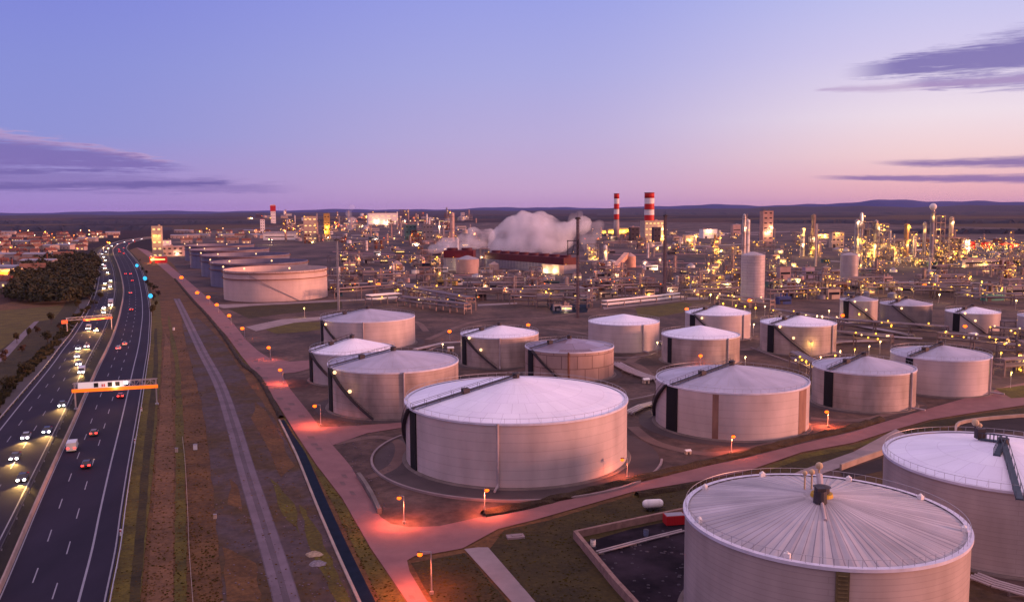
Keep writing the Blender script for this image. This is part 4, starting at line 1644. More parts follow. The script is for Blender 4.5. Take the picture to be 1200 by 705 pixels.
mb.box(L_ / 2, -.95, 5.2, L_ + 1.2, .25, .95)
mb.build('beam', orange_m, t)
sg = MB()
sg.box(L_ * .33, -1.12, 6.25, L_ * .56, .25, 1.7)
sgn = sg.build('sign_panel', emat('sign_face_glow', (.85, .78, .86), .38), t)
for fx in (.27, .44, .53):
    mb = MB()
    mb.box(L_ * fx, -1.28, 6.45, 1.15, .1, 1.25)
    mb.build('lane_signal', black, sgn)
mb = MB()
for fx in (.345, .37):
    mb.box(L_ * fx, -1.28, 6.5, .35, .08, .8)
mb.build('signal_mark', mat('signal_red', (.5, .06, .08), .5), sgn)
mb = MB()
mb.ball(L_ * .635, -1.2, 7.3, .45, 8, 6)
mb.build('lamp', e_white, t)
lamp_light((L_ * .5, -2.2, 6.0), (1, .6, .35), 500, t)

a, b = G(79, 391), G(131, 386)
d = b - a
L_ = d.length
t = thing('sign_gantry', 'farther overhead gantry lit orange across the oncoming carriageway', 'gantry', tuple(a), math.atan2(d.y, d.x))
for x in (0, L_):
    mb = MB()
    mb.box(x, 0, 0, .35, .45, 7.2)
    mb.build('post', steel, t)
mb = MB()
for y in (-.6, .6):
    for z in (6.2, 7.4):
        mb.tube((-.3, y, z), (L_ + .3, y, z), .09, 6)
K = int(L_ / 1.6)
for k in range(K):
    x0, x1 = L_ * k / K, L_ * (k + 1) / K
    for y in (-.6, .6):
        mb.tube((x0, y, 6.2 if k % 2 else 7.4), (x1, y, 7.4 if k % 2 else 6.2), .05, 4)
mb.build('truss', steel, t)
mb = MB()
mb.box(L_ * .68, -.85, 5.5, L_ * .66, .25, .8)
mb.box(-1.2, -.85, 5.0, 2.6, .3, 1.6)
mb.build('beam', emat('red_beam_glow', (1.0, .10, .02), .9), t)  # emission imitates the orange lamplight caught by the beam
for fx in (.45, .62, .8):
    lamp_light((L_ * fx, -1.5, 5.2), (1, .42, .08), 1500, t)

# blue lit signs on the right verge
for px, py, hh, lab in ((160.5, 311, 4.2, 'farthest cyan lit round sign on the right verge of the highway'), (170, 326, 4.4, 'middle cyan lit round sign on the right verge of the highway'), (176.5, 346.5, 3.6, 'nearest cyan lit round sign on the right verge of the highway')):
    p = G(px, py, hh)
    t = thing('road_sign', lab, 'road sign', (p.x, p.y, 0))
    mb = MB()
    mb.tube((0, 0, 0), (0, 0, hh + .3), .08)
    mb.build('post', steel, t)
    r_ = 2.6 * MPP(p)
    r_ = min(r_, 1.6)
    mb = MB()
    mb.tube((0, -.12, hh), (0, -.27, hh), r_, 20)
    mb.build('sign_face', e_cyan, t)
    mb = MB()
    mb.tube((0, -.02, hh), (0, -.115, hh), r_ * 1.08, 20)
    mb.build('backing', steel_d, t)

# verge posts and small cabinets
for px, py, lab in ((166, 482, 'white marker post at the verge just past the nearer gantry'), (158.3, 520, 'white marker post beside the nearest stretch of guard rail'), (141.8, 628, 'small white marker on the guard rail near the bottom of the picture')):
    t = thing('marker_post', lab, 'marker post', at_px(px, py))
    mb = MB()
    mb.box(0, 0, 0, .32, .2, 1.2)
    mb.build('post', white, t)
    mb = MB()
    mb.box(0, -.115, .8, .3, .02, .25)
    mb.build('reflector', redp, t)
for px, py, s_, m_, lab in ((229, 527, .8, white, 'white electrical cabinet on the earth verge between highway and farm track'), (207, 530, .6, cream, 'small cream cabinet left of the white electrical cabinet'),
                            (203.7, 387, .8, white, 'white roadside cabinet high up the verge near the start of the farm track'), (252, 608, .5, cream, 'small pale marker stone at the edge of the gravel lot')):
    t = thing('cabinet', lab, 'cabinet', at_px(px, py))
    mb = MB()
    mb.box(0, 0, 0, s_, s_ * .6, s_ * 1.6)
    mb.build('body', m_, t)
    mb = MB()
    mb.box(0, 0, s_ * 1.6, s_ * 1.15, s_ * .75, .1)
    mb.build('lid', greyclad, t)
for px, py, m_, lab in ((368, 650, mat('sand', (.34, .25, .18), .95, bump=.5), 'small heap of pale sand on the gravel lot'), (372, 661, mat('grey_gravel', (.20, .17, .20), .95, bump=.5), 'flat heap of grey gravel beside the sand heap')):
    mb = MB()
    rr = random.Random(px)
    vs, fs = [], []
    n, k = 16, 5
    for j in range(k):
        for i in range(n):
            a = 2 * math.pi * i / n
            r_ = 1.2 * (1 - j / k) * rr.uniform(.85, 1.15)
            vs.append((r_ * math.cos(a) * 1.2, r_ * math.sin(a), .6 * (1 - (1 - j / k) ** 1.6) * rr.uniform(.9, 1.1)))
    for j in range(k - 1):
        fs += [(j * n + i, j * n + (i + 1) % n, (j + 1) * n + (i + 1) % n, (j + 1) * n + i) for i in range(n)]
    fs.append(tuple((k - 1) * n + i for i in range(n)))
    mb.add(vs, fs)
    o = mb.build('gravel_heap', m_, smooth=2)
    o.location = at_px(px, py)
    tag(o, lab, 'heap')

# wire fence along the bare earth
P = resample(pl([(214, 516), (217, 545), (220, 600), (222, 650), (226, 706), (231, 780)], 6), 3.0)
o0 = P[0].copy()
t = thing('wire_fence', 'thin pale railing running down the earth verge beside the highway', 'fence', tuple(o0))
mb = MB()
mq = MB()
for a, b in zip(P, P[1:]):
    a, b = a - o0, b - o0
    for z in (.55, 1.0):
        mb.tube(a + Vector((0, 0, z)), b + Vector((0, 0, z)), .045, 4)
    mq.tube(a, a + Vector((0, 0, 1.1)), .05, 4)
mb.build('rail', concrete, t)
mq.build('posts', concrete, t)

# ------------------------------------------------------------------ vehicles
PAINTS = {'white': (.62, .60, .62), 'silver': (.35, .35, .38), 'black': (.02, .02, .025), 'dark grey': (.07, .07, .08), 'dark blue': (.02, .03, .09), 'red': (.35, .03, .03)}
_car = {}


def car_proto(kind, colname, on):
    """kind hatchback / saloon / van / lorry, nose towards +Y, built once for each look"""
    key = (kind, colname, on)
    if key in _car:
        return dup(_car[key])
    pm = mat('car_paint_' + colname.replace(' ', '_'), PAINTS[colname], .3, var=.05, spec=.6)
    t_ = thing({'lorry': 'lorry', 'van': 'delivery_van'}.get(kind, 'car'), 'x', 'x')
    W, Ln = {'hatchback': (1.8, 4.1), 'saloon': (1.85, 4.6), 'van': (2.05, 5.6), 'lorry': (2.5, 11.5)}[kind]
    hL = Ln / 2
    mb_ = MB()
    if kind in ('hatchback', 'saloon'):
        prof = [(-hL, .35), (hL, .35), (hL, .72), (hL - .9, .92), (-hL + .75 if kind == 'saloon' else -hL + .1, .95), (-hL, .88)]
    elif kind == 'van':
        prof = [(-hL, .4), (hL, .4), (hL, .95), (hL - .8, 1.15), (hL - 1.5, 2.2), (-hL, 2.3)]
    else:
        prof = [(-hL, 1.0), (hL - 2.4, 1.0), (hL - 2.4, 3.7), (-hL, 3.7)]
    mb_.side(prof, -W / 2, W / 2)
    mb_.build('body', pm, t_)
    mb_ = MB()
    if kind in ('hatchback', 'saloon'):
        r0, r1 = (-hL + .2, -hL + .75) if kind == 'hatchback' else (-hL + .8, -hL + 1.4)
        f0, f1 = hL - 1.0, hL - 1.9
        w0, w1 = W / 2 - .08, W / 2 - .28
        vs = [(-w0, r0, .93), (w0, r0, .93), (w0, f0, .90), (-w0, f0, .90), (-w1, r1, 1.42), (w1, r1, 1.42), (w1, f1, 1.42), (-w1, f1, 1.42)]
        mb_.add(vs, [(3, 2, 1, 0), (4, 5, 6, 7), (0, 1, 5, 4), (1, 2, 6, 5), (2, 3, 7, 6), (3, 0, 4, 7)])
        mb_.build('windows', glass_m, t_)
        mb_ = MB()
        mb_.box(0, (r1 + f1) / 2, 1.423, w1 * 2, abs(f1 - r1), .04)
        mb_.build('roof', pm, t_)
    elif kind == 'van':
        mb_.add([(-W / 2 + .1, hL - .78, 1.18), (W / 2 - .1, hL - .78, 1.18), (W / 2 - .15, hL - 1.45, 2.12), (-W / 2 + .15, hL - 1.45, 2.12)], [(0, 1, 2, 3)])
        mb_.build('windscreen', glass_m, t_)
    else:
        mb_.side([(hL - 2.2, .6), (hL, .6), (hL, 1.7), (hL - .25, 2.9), (hL - 2.2, 3.0)], -W / 2, W / 2)
        mb_.build('cab', mat('car_paint_white', PAINTS['white'], .3, var=.05, spec=.6), t_)
        mb_ = MB()
        mb_.add([(-W / 2 + .15, hL + .02, 1.75), (W / 2 - .15, hL + .02, 1.75), (W / 2 - .2, hL - .2, 2.75), (-W / 2 + .2, hL - .2, 2.75)], [(0, 1, 2, 3)])
        mb_.build('windscreen', glass_m, t_)
        mb_ = MB()
        mb_.box(0, -.3, .7, .9, Ln - 1.5, .28)
        mb_.build('chassis', steel_d, t_)
    wr = .33 if kind != 'lorry' else .5
    ys = (-hL + .8, hL - .85) if kind != 'lorry' else (-hL + 1.2, -hL + 2.5, hL - 1.2)
    for yy in ys:
        for sx in (-1, 1):
            mb_ = MB()
            mb_.tube((sx * (W / 2 - .24), yy, wr), (sx * (W / 2 + .01), yy, wr), wr, 14)
            mb_.build('wheel', tyre, t_)
    zl = .66 if kind in ('hatchback', 'saloon') else .85
    for sx in (-1, 1):
        mb_ = MB()
        mb_.ball(sx * (W / 2 - .32), hL + .02, zl, .30 if on == 'front' else .14, 10, 6, .8)
        mb_.build('headlight', e_white if on == 'front' else glass_m, t_)
        mb_ = MB()
        mb_.box(sx * (W / 2 - .28), -hL - .03, zl + .05, .55, .12, .30)
        mb_.build('tail_light', e_red if on == 'back' else redp, t_)
    _car[key] = t_
    return t_


def near_dir(Cl, p):
    i = min(range(len(Cl) - 1), key=lambda k: (Cl[k] - p).length_squared)
    return (Cl[i + 1] - Cl[i]).normalized()


def headbeam(t_, p, ang, z_=.75):
    """beam of the two headlights of a lit car thrown on the road in front of it"""
    l = lamp_light((0, 2.5, z_ + .2), (1, .56, .15), 5500, t_, .1, spot=(R(75), (R(78), 0, 0)), name='headlight_beam')
    return l


CENL, CENR = mixp(EL, ML, .5), mixp(MR, ER, .4)
ONC = [  # oncoming, headlights on: px, py of lights
    ((24.5, 563), 'saloon', 'black'), ((16, 538), 'saloon', 'dark grey'), ((29, 513.5), 'hatchback', 'silver'), ((54, 506.5), 'saloon', 'dark blue'), ((72, 475.5), 'hatchback', 'dark grey'),
    ((95, 437), 'van', 'white'), ((92, 427), 'saloon', 'silver'), ((90, 418), 'hatchback', 'white'), ((91.5, 408.5), 'saloon', 'dark grey'), ((101.5, 406), 'saloon', 'red'), ((103.5, 385.5), 'van', 'silver'), ((112.5, 387.5), 'saloon', 'black'),
    ((121.5, 361), 'saloon', 'white'), ((129.5, 358), 'lorry', 'silver'), ((121.5, 366), 'hatchback', 'dark blue'), ((121.5, 338), 'saloon', 'silver'), ((129, 336.5), 'van', 'white'), ((123, 332), 'hatchback', 'black'), ((129.5, 329), 'saloon', 'white'),
    ((126, 319.5), 'saloon', 'silver'), ((123, 314.5), 'lorry', 'white'), ((120.5, 310), 'saloon', 'black'), ((123.5, 305), 'saloon', 'silver'), ((121.5, 301.5), 'van', 'white'), ((119.5, 297.5), 'saloon', 'dark grey'), ((124, 295), 'saloon', 'white'),
    ((127, 291), 'saloon', 'silver'), ((131, 288.5), 'van', 'white'), ((138, 286), 'saloon', 'black'), ((146, 283.7), 'saloon', 'silver'), ((156, 281.6), 'saloon', 'white'), ((166, 280), 'van', 'white')]
OUTB = [((100.5, 547), 'saloon', 'black'), ((83.5, 527.5), 'van', 'white'), ((109.5, 509), 'hatchback', 'dark grey'), ((141, 465), 'hatchback', 'red'), ((138.5, 408.5), 'saloon', 'white'), ((146, 403.5), 'hatchback', 'silver'),
        ((154, 363), 'saloon', 'dark grey'), ((153, 343.5), 'saloon', 'silver'), ((155, 329), 'hatchback', 'black'), ((147, 321), 'saloon', 'dark blue'), ((153, 321), 'saloon', 'silver'), ((145, 297), 'saloon', 'red'), ((140, 295.5), 'lorry', 'red'),
        ((139, 292), 'saloon', 'black'), ((145, 290.5), 'saloon', 'silver'), ((151, 285.5), 'saloon', 'dark blue'), ((158, 283), 'saloon', 'red')]
for i, ((px, py), kind, cn_) in enumerate(ONC):
    p = G(px, py, .7)
    p.z = .2
    t = car_proto(kind, cn_, 'front')
    d = -near_dir(CENL, p)
    t.rotation_euler = (0, 0, math.atan2(-d.x, d.y))
    hl = {'hatchback': 2.05, 'saloon': 2.3, 'van': 2.8, 'lorry': 5.75}[kind]
    t.location = p - d * hl
    t['label'] = f'{cn_} {kind} with lit headlights, {nth(i + 1) + " " if i else ""}nearest of the oncoming vehicles'
    t['category'] = 'lorry' if kind == 'lorry' else 'van' if kind == 'van' else 'car'
    t['group'] = 'oncoming vehicles with lit headlights'
    if py > 300:
        bo = headbeam(t, p, 0)
        bo.location = (0, hl + .35, .9)
for i, ((px, py), kind, cn_) in enumerate(OUTB):
    p = G(px, py, .7)
    p.z = .2
    t = car_proto(kind, cn_, 'back')
    d = near_dir(CENR, p)
    t.rotation_euler = (0, 0, math.atan2(-d.x, d.y))
    hl = {'hatchback': 2.05, 'saloon': 2.3, 'van': 2.8, 'lorry': 5.75}[kind]
    t.location = p + d * hl
    t['label'] = f'{cn_} {kind} with red tail lights, {nth(i + 1) + " " if i else ""}nearest of the outbound vehicles'
    t['category'] = 'lorry' if kind == 'lorry' else 'van' if kind == 'van' else 'car'
    t['group'] = 'outbound vehicles with red tail lights'
    if py > 400:
        bo = headbeam(t, p, 0)
        bo.location = (0, hl + .35, .9)
        bo.data.energy = 1500

# ------------------------------------------------------------------ refinery
PLANT = []                         # (object, kind phrase, category, px, py)
rp_ = random.Random(11)
e_spark = {'y': e_yel, 'w': e_warm, 'o': emat('orange_lamp_glow', (1.0, .14, .01), 2.6), 'g': emat('greenish_lamp_glow', (.85, .62, .16), 1.7)}
LCOL = {'y': YEL, 'w': WARM, 'o': (1, .42, .12), 'g': (1, .75, .25)}
NL = [0]


def glow(t, x, y, z, s_, kind='y', light=0):
    """a lamp with bracket fixed to the thing t"""
    mb_ = MB()
    r = .50 * s_
    mb_.ball(x, y, z, max(.35, r), 8, 5)
    mb_.build('lamp', e_spark[kind], t)
    if light:
        lamp_light((x, y - r - .3, z - r - .2), LCOL[kind], light, t, .5)
        NL[0] += 1


def lampset(t, w_, h, s_, n, dep=0.0, kinds='yyywwg', lightp=.5, power=None):
    for k in range(n):
        ang = rp_.uniform(-.5, .5)
        x = w_ * ang
        y = -dep / 2 - rp_.uniform(.6, 1.6)
        z = h * rp_.uniform(.15, 1.0)
        pw = (power or 55 * s_ * s_ * 60) if rp_.random() < lightp else 0
        glow(t, x, y, z, s_ * rp_.uniform(.7, 1.25), rp_.choice(kinds), pw)


def reg(t, phrase, cat_, px, py):
    PLANT.append((t, phrase, cat_, px, py))
    t['category'] = cat_
    return t


def root(name, px, py, rz=None):
    p = G(px, py)
    t = bpy.data.objects.new(name, None)
    col.objects.link(t)
    t.location = p
    t.rotation_euler = (0, 0, math.radians(14) if rz is None else rz)
    return t, MPP(p)


def column(px, yt, yb, w_, m_=p_ins, n=0, kinds='yyyw', look='pale', plat=3, taper=1.0, lightp=.5, top=None):
    t, s_ = root('distillation_column', px, yb)
    h, r = (yb - yt) * s_, w_ * s_ / 2
    mb_ = MB()
    mb_.cyl(0, 0, 0, h * .97, r, r * taper, 14, caps=False)
    mb_.cyl(0, 0, h * .97, h, r * taper, r * .35, 14)
    mb_.build('shell', m_, t, smooth=2, uv=lambda co, li: (co.x, co.z))
    mb_ = MB()
    for k in range(plat):
        z = h * (k + 1) / (plat + .35)
        mb_.cyl(0, 0, z, z + .25, r + 1.1, n=12)
        for q in range(8):
            a, b = q * math.pi / 4, (q + 1) * math.pi / 4
            mb_.tube(((r + 1) * math.cos(a), (r + 1) * math.sin(a), z + 1.3), ((r + 1) * math.cos(b), (r + 1) * math.sin(b), z + 1.3), .1, 3)
    mb_.tube((r + .5, -.3, 0), (r + .5, -.3, h), .25, 5)
    mb_.tube((-r * .7, -r * .8 - .2, 0), (-r * .7, -r * .8 - .2, h * .9), .18, 5)
    mb_.build('platforms', p_steel, t)
    if n:
        lampset(t, 2 * r + 1, h, s_, n, 2 * r, kinds, lightp)
    return reg(t, look + ' column', 'column', px, yb)


def frame(px, yt, yb, w_, d_=None, n=4, kinds='yyyyw', look='lit steel', m_=p_steel, fill=.5, lightp=.6):
    t, s_ = root('steel_structure', px, yb)
    h, W = (yb - yt) * s_, w_ * s_
    D = (d_ or w_ * .6) * s_
    lv = max(2, min(7, int(h / 6)))
    nx = max(2, min(6, int(W / 6)))
    mb_ = MB()
    for i in range(nx + 1):
        for y in (-D / 2, D / 2):
            x = -W / 2 + W * i / nx
            mb_.box(x, y, 0, .45, .45, h * (1 if i % 2 == 0 else .86))
    for k in range(lv):
        z = h * (k + 1) / lv
        mb_.box(0, -D / 2, z - .4, W, .35, .4)
        mb_.box(0, D / 2, z - .4, W, .35, .4)
        for i in range(nx):
            x0, x1 = -W / 2 + W * i / nx, -W / 2 + W * (i + 1) / nx
            if (i + k) % 2:
                mb_.tube((x0, -D / 2 - .05, z - h / lv), (x1, -D / 2 - .05, z), .14, 4)
    mb_.build('frame', m_, t)
    mb_ = MB()
    for k in range(lv):
        z = h * (k + 1) / lv
        mb_.box(0, 0, z, W * rp_.uniform(.7, 1), D * .96, .2)
    mb_.build('decks', rust if rp_.random() < .4 else concrete_d, t)
    mb_ = MB()
    for k in range(lv):
        z0 = h * k / lv + .3
        for q in range(nx):
            if rp_.random() < fill:
                x = -W / 2 + W * (q + .5) / nx
                r = min(W / nx, D) * rp_.uniform(.22, .42)
                if rp_.random() < .5:
                    mb_.cyl(x, rp_.uniform(-.2, .2) * D, z0, z0 + h / lv * .75, r, n=10)
                else:
                    mb_.tube((x - r, 0, z0 + r), (x + r * 1.6, 0, z0 + r), r * .9, 10)
    mb_.build('process_vessels', rp_.choice([p_ins, p_pipe, greyclad, rust]), t)
    lampset(t, W, h, s_, n, D, kinds, lightp)
    return reg(t, look + ' frame', 'steel frame', px, yb)


def building(px, yt, yb, w_, m_=None, look='pale', d_=None, lit=0, n=0, kinds='yw', roofm=None, gable=False, winrow=1, rz=None, cat_='building', lightp=.6):
    t, s_ = root('plant_building', px, yb, rz)
    h, W = (yb - yt) * s_, w_ * s_
    D = (d_ or max(4, w_ * .5)) * s_
    h = max(2.5, h - D * .05)
    m_ = m_ or pinkwall
    mb_ = MB()
    mb_.box(0, 0, 0, W, D, h)
    mb_.build('wall', m_, t, uv=lambda co, li: (co.x + co.y, co.z))
    mb_ = MB()
    if gable:
        mb_.side([(-D * .53, h + .003), (D * .53, h + .003), (0, h + min(D * .2, h * .5))], -W * .52, W * .52)
    else:
        mb_.box(0, 0, h + .003, W * 1.02, D * 1.02, .5)
        for k in range(3):
            mb_.box(rp_.uniform(-.35, .35) * W, rp_.uniform(-.3, .3) * D, h + .51, W * .1, D * .12, rp_.uniform(.8, 2.2))
    mb_.build('roof', roofm or rp_.choice([greyclad, p_ins, concrete_d, pinkwall]), t)
    if winrow >= 2:
        nw = max(2, min(5, int(W / 6)))
        mb_ = MB()
        mb_.box(0, 0, 0, W / nw * .5, .1, min(1.8, h * .3 / winrow))
        w0 = mb_.build('window', e_win if lit else glass_m, t)
        for r_ in range(winrow):
            for k in range(nw):
                o_ = w0 if r_ + k == 0 else w0.copy()
                if r_ + k:
                    col.objects.link(o_)
                o_.location = (-W / 2 + W * (k + .5) / nw, -D / 2 - .06, h * (r_ + .45) / winrow)
    else:
        mb_ = MB()
        mb_.box(0, -D / 2 - .04, h * .45, W * .86, .1, min(1.6, h * .25))
        mb_.build('window_band', e_win if lit else glass_m, t)
    mb_ = MB()
    mb_.box(-W * .3, -D / 2 - .06, 0, min(4, W * .2), .14, min(4, h * .5))
    mb_.build('door', steel_d, t)
    if n:
        lampset(t, W, h, s_, n, D, kinds, lightp)
    return reg(t, look, cat_, px, yb)


def smalltank(px, yt, yb, w_, m_=None, look='pale round', n=0, dome=.3, kinds='yw', lightp=.5):
    t, s_ = root('process_tank', px, yb)
    h, r = (yb - yt) * s_, w_ * s_ / 2
    h = max(2, h - r * .1)
    mb_ = MB()
    mb_.cyl(0, 0, 0, h, r, n=28, caps=False)
    mb_.build('shell', m_ or p_ins, t, smooth=2, uv=lambda co, li: (math.atan2(co.y, co.x) * r, co.z))
    mb_ = MB()
    mb_.cyl(0, 0, h, h + r * dome, r * 1.01, r * .12, 28)
    mb_.build('roof', rp_.choice([p_ins, greyclad, pinkwall]), t)
    if n:
        lampset(t, 2 * r, h, s_, n, 2 * r, kinds, lightp)
    return reg(t, look + ' tank', 'tank', px, yb)


def rack(p0, p1, hm=5.0, wm_=5.0, n=4, look='long pipe rack', m_=None, kinds='yyw', lightp=.3):
    a, b = G(*p0), G(*p1)
    d = b - a
    L_ = d.length
    c = (a + b) / 2
    s_ = MPP(c)
    t = bpy.data.objects.new('pipe_rack', None)
    col.objects.link(t)
    t.location = c
    t.rotation_euler = (0, 0, math.atan2(d.y, d.x))
    mb_ = MB()
    K = max(2, min(40, int(L_ / 12)))
    for k in range(K + 1):
        x = -L_ / 2 + L_ * k / K
        for y in (-wm_ / 2, wm_ / 2):
            mb_.box(x, y, 0, .4, .4, hm + 2.2)
        mb_.box(x, 0, hm - .3, .3, wm_, .3)
        mb_.box(x, 0, hm + 1.9, .3, wm_, .3)
    mb_.build('frame', p_steel, t)
    for lv, z in enumerate((hm + .35, hm + 2.5)):
        mb_ = MB()
        for k in range(5):
            y = -wm_ / 2 + wm_ * (k + .5) / 5
            r = rp_.choice([.2, .3, .42])
            mb_.tube((-L_ / 2, y, z + r * .2), (L_ / 2, y, z + r * .2), r, 6)
        mb_.build('pipes', m_ or (p_pipe if lv else p_ins), t)
    for k in range(n):
        x = L_ * rp_.uniform(-.48, .48)
        glow(t, x, -wm_ / 2 - .8, hm + rp_.uniform(1, 4), s_ * rp_.uniform(.8, 1.1), rp_.choice(kinds), 55 * s_ * s_ * 20 if rp_.random() < lightp else 0)
    return reg(t, look, 'pipe rack', (p0[0] + p1[0]) / 2, max(p0[1], p1[1]))


def chimney(px, yt, yb, w_, wb, bands, label, yband):
    p = G(px, yb)
    s_ = MPP(p)
    h, r0, r1 = (yb - yt) * s_, wb * s_ / 2, w_ * s_ / 2
    t = thing('chimney', label, 'chimney', tuple(p))
    zb = (yb - yband) * s_
    mb_ = MB()
    mb_.cyl(0, 0, 0, zb, r0, r1, 28)
    mb_.build('shaft', mat('shaft_concrete', (.40, .31, .29), .8, var=.15, scale=.1), t, smooth=1)
    hb = (h - zb) / bands
    for k in range(bands):
        mb_ = MB()
        mb_.cyl(0, 0, zb + hb * k, zb + hb * (k + 1), r1, r1 * .99, 28, caps=(k == bands - 1))
        mb_.build('red_band' if k % 2 == 0 else 'white_band', mat('chimney_red', (.50, .018, .012), .5, var=.1) if k % 2 == 0 else white, t, smooth=1)
    mb_ = MB()
    for z in (zb, zb + hb * 2, h - .4):
        mb_.cyl(0, 0, z - .2, z + .2, r1 + .9, n=24)
    mb_.build('gallery', steel_d, t)
    return t


chimney(760.5, 226, 285, 11.5, 14, 5, 'large red and white striped chimney on a pale shaft', 258.5)
chimney(722.3, 227, 278, 6.2, 7, 5, 'smaller red and white striped chimney left of the large one', 257)

# long red topped cooling towers with steam
def cooling(label, x0, x1, yb, yt, ymid, yr=None, depth_m=16):
    a, b = G(x0, yb), G(x1, yb if yr is None else yr)
    d = b - a
    L_ = d.length
    c = (a + b) / 2
    s_ = MPP(c)
    t = thing('cooling_tower', label, 'cooling tower', tuple(c), math.atan2(d.y, d.x))
    h, zm = (yb - yt) * s_, (yb - ymid) * s_
    mb_ = MB()
    mb_.box(0, 0, 0, L_, depth_m, zm)
    mb_.build('wall', greyclad, t)
    mb_ = MB()
    K = int(L_ / 5)
    for k in range(K):
        x = -L_ / 2 + L_ * (k + .5) / K
        mb_.box(x, -depth_m / 2 - .15, zm * .2, .5, .3, zm * .78)
    for k in range(5):
        mb_.box(0, -depth_m / 2 - .4, zm * (.25 + .15 * k), L_ * .98, .25, .3)
    mb_.build('louvres', steel, t)
    mb_ = MB()
    mb_.box(0, 0, zm + .003, L_ * 1.01, depth_m * 1.05, h - zm)
    mb_.build('red_parapet', mat('maroon_sheet', (.085, .003, .014), .6), t)
    mb_ = MB()
    K = max(2, int(L_ / 15))
    for k in range(K):
        x = -L_ / 2 + L_ * (k + .5) / K
        mb_.cyl(x, 0, h + .005, h + 2.2, 5.5, 5.0, 20)
    mb_.build('fan_stacks', mat('red_stack', (.07, .004, .014), .6), t)
    return t, L_, h, s_, zm


t, L_, h, s_, zm = cooling('long cooling tower with dark red parapet right under the biggest steam cloud', 577, 669, 312, 294.5, 302, 320.5)
mb = MB()
mb.box(L_ / 2 - 13, -10.5, 0, 27, 4.6, zm * .96)
mb.build('end_wall', cream, t)
glow(t, L_ / 2 - 20, -14, zm * .35, s_, 'w', 6000)
glow(t, L_ / 2 - 6, -14, zm * .5, s_, 'w', 6000)
t, L_, h, s_, zm = cooling('short cooling tower with bright red parapet, left of the long one', 522, 556, 316, 293, 301.5)
glow(t, L_ / 2 - 8, -12, zm * .5, s_ * 1.8, 'w', 9000)
smalltank(548, 302, 320, 27, pinkwall, 'pink round', 0)

# hand placed landmarks
def one(o, name, label, cat_):
    """give a landmark its own name and label"""
    o.name = name
    o['label'] = label
    o['category'] = cat_
    for k in range(len(PLANT) - 1, -1, -1):
        if PLANT[k][0] == o:
            PLANT.pop(k)
    return o


one(building(320.5, 240, 262, 5.5, white, d_=5, roofm=redp, winrow=6), 'tower_block', 'far white tower with a red top standing on the horizon left of centre', 'tower')
o = plant_top = bpy.data.objects['tower_block']
s_ = MPP(o.location)
mb = MB()
mb.box(0, 0, 14.5 * s_, 6.2 * s_, 5.8 * s_, 6.6 * s_)
mb.build('red_top', redp, o)
one(building(308, 257, 273, 5, white, d_=4, roofm=redp, winrow=5), 'striped_tower', 'small white and red tower just left of the far white tower block', 'tower')
o = one(building(185.5, 265, 303, 11, cream, d_=8, lit=1, winrow=5, n=1, lightp=0, roofm=cream), 'hotel_tower', 'beige tower block with lit top beside the far end of the highway', 'tower')
glow(o, 0, -9, 28, 1.6, 'y', 5000)
one(building(192, 281, 297, 16, white, d_=10, lit=1, n=2, winrow=3), 'office_block', 'bright white office block at the foot of the beige tower block', 'building')
o = one(building(200, 288, 300, 30, pinkwall, d_=12, n=2, winrow=2), 'warehouse', 'pink warehouse right of the bright white office block', 'building')
o = one(building(186, 300, 308, 18, redp, d_=8, lit=1, n=3, kinds='o', lightp=1), 'filling_station', 'red and orange lit filling station below the beige tower block', 'filling station')
one(building(448, 249, 263, 34, white, d_=16, lit=1, n=5, kinds='w', lightp=.3, winrow=2), 'warehouse', 'brightly lit white warehouse far back left of the steam', 'building')
one(building(481, 262.5, 281, 13, tealwall, d_=10, winrow=3), 'block_building', 'dark teal block, left one of two tall blocks left of the steam', 'building')
one(building(501, 263, 281, 12, mat('grey_block', (.13, .13, .17), .8), d_=9, winrow=3), 'block_building', 'dark grey block, right one of two tall blocks left of the steam', 'building')
one(column(530, 249, 283, 5.5, mat('pink_concrete', (.48, .34, .32), .8), plat=2), 'column_tower', 'pink slim tower between the two dark blocks and the steam', 'tower')
one(building(364, 253, 283, 15, cream, d_=10, n=4, lit=1, kinds='y', lightp=.3, winrow=4), 'boiler_house', 'tall yellow lit building right of the far white tower', 'building')
one(building(383.5, 250, 280, 7, mat('ochre_cladding', (.40, .24, .08), .8), d_=6, n=2, kinds='y', lightp=1, winrow=4), 'boiler_house', 'narrow ochre tower directly right of the tall yellow lit building', 'tower')
one(building(329, 273, 281, 38, white, d_=12, gable=True, rz=0.1), 'warehouse', 'long white roofed hall beyond the row of crude tanks', 'building')
one(building(897.5, 247, 288, 13, mat('reactor_pink', (.42, .25, .22), .8), d_=8, n=3, winrow=7, lightp=1), 'reactor_tower', 'wide reddish tower standing behind the tall pale silo', 'tower')
one(building(888, 246.5, 250.5, 1.5, steel, d_=1), 'crane_head', 'x', 'x') if False else None
one(column(870.5, 251, 340, 4.2, insul, 2, plat=5), 'stack', 'slim pale stack rising directly left of the tall silo', 'stack')
one(column(875.5, 257, 300, 5, white, 1, plat=3), 'stack', 'short white stack between the slim pale stack and the reddish tower', 'stack')
one(building(830, 268, 279, 18, white, d_=10, n=2, lit=1), 'boiler_house', 'white lit building left of the slim pale stack', 'building')
one(building(808, 275, 285, 14, pinkwall, d_=8, n=3, lit=1, kinds='y', lightp=1), 'boiler_house', 'pink building with yellow lamps between striped chimneys and silo', 'building')
one(building(862, 263, 275, 10, pinkwall, d_=6), 'boiler_house', 'small pink building just left of the slim pale stack', 'building')
one(building(764, 258, 285, 24, cream, d_=14, n=2, winrow=4, lit=1), 'boiler_house', 'cream boiler house behind the large striped chimney', 'building')
one(building(769, 266, 287, 9, darkwall, d_=6, winrow=3), 'boiler_house', 'dark tall block to the right of the large striped chimney', 'building')
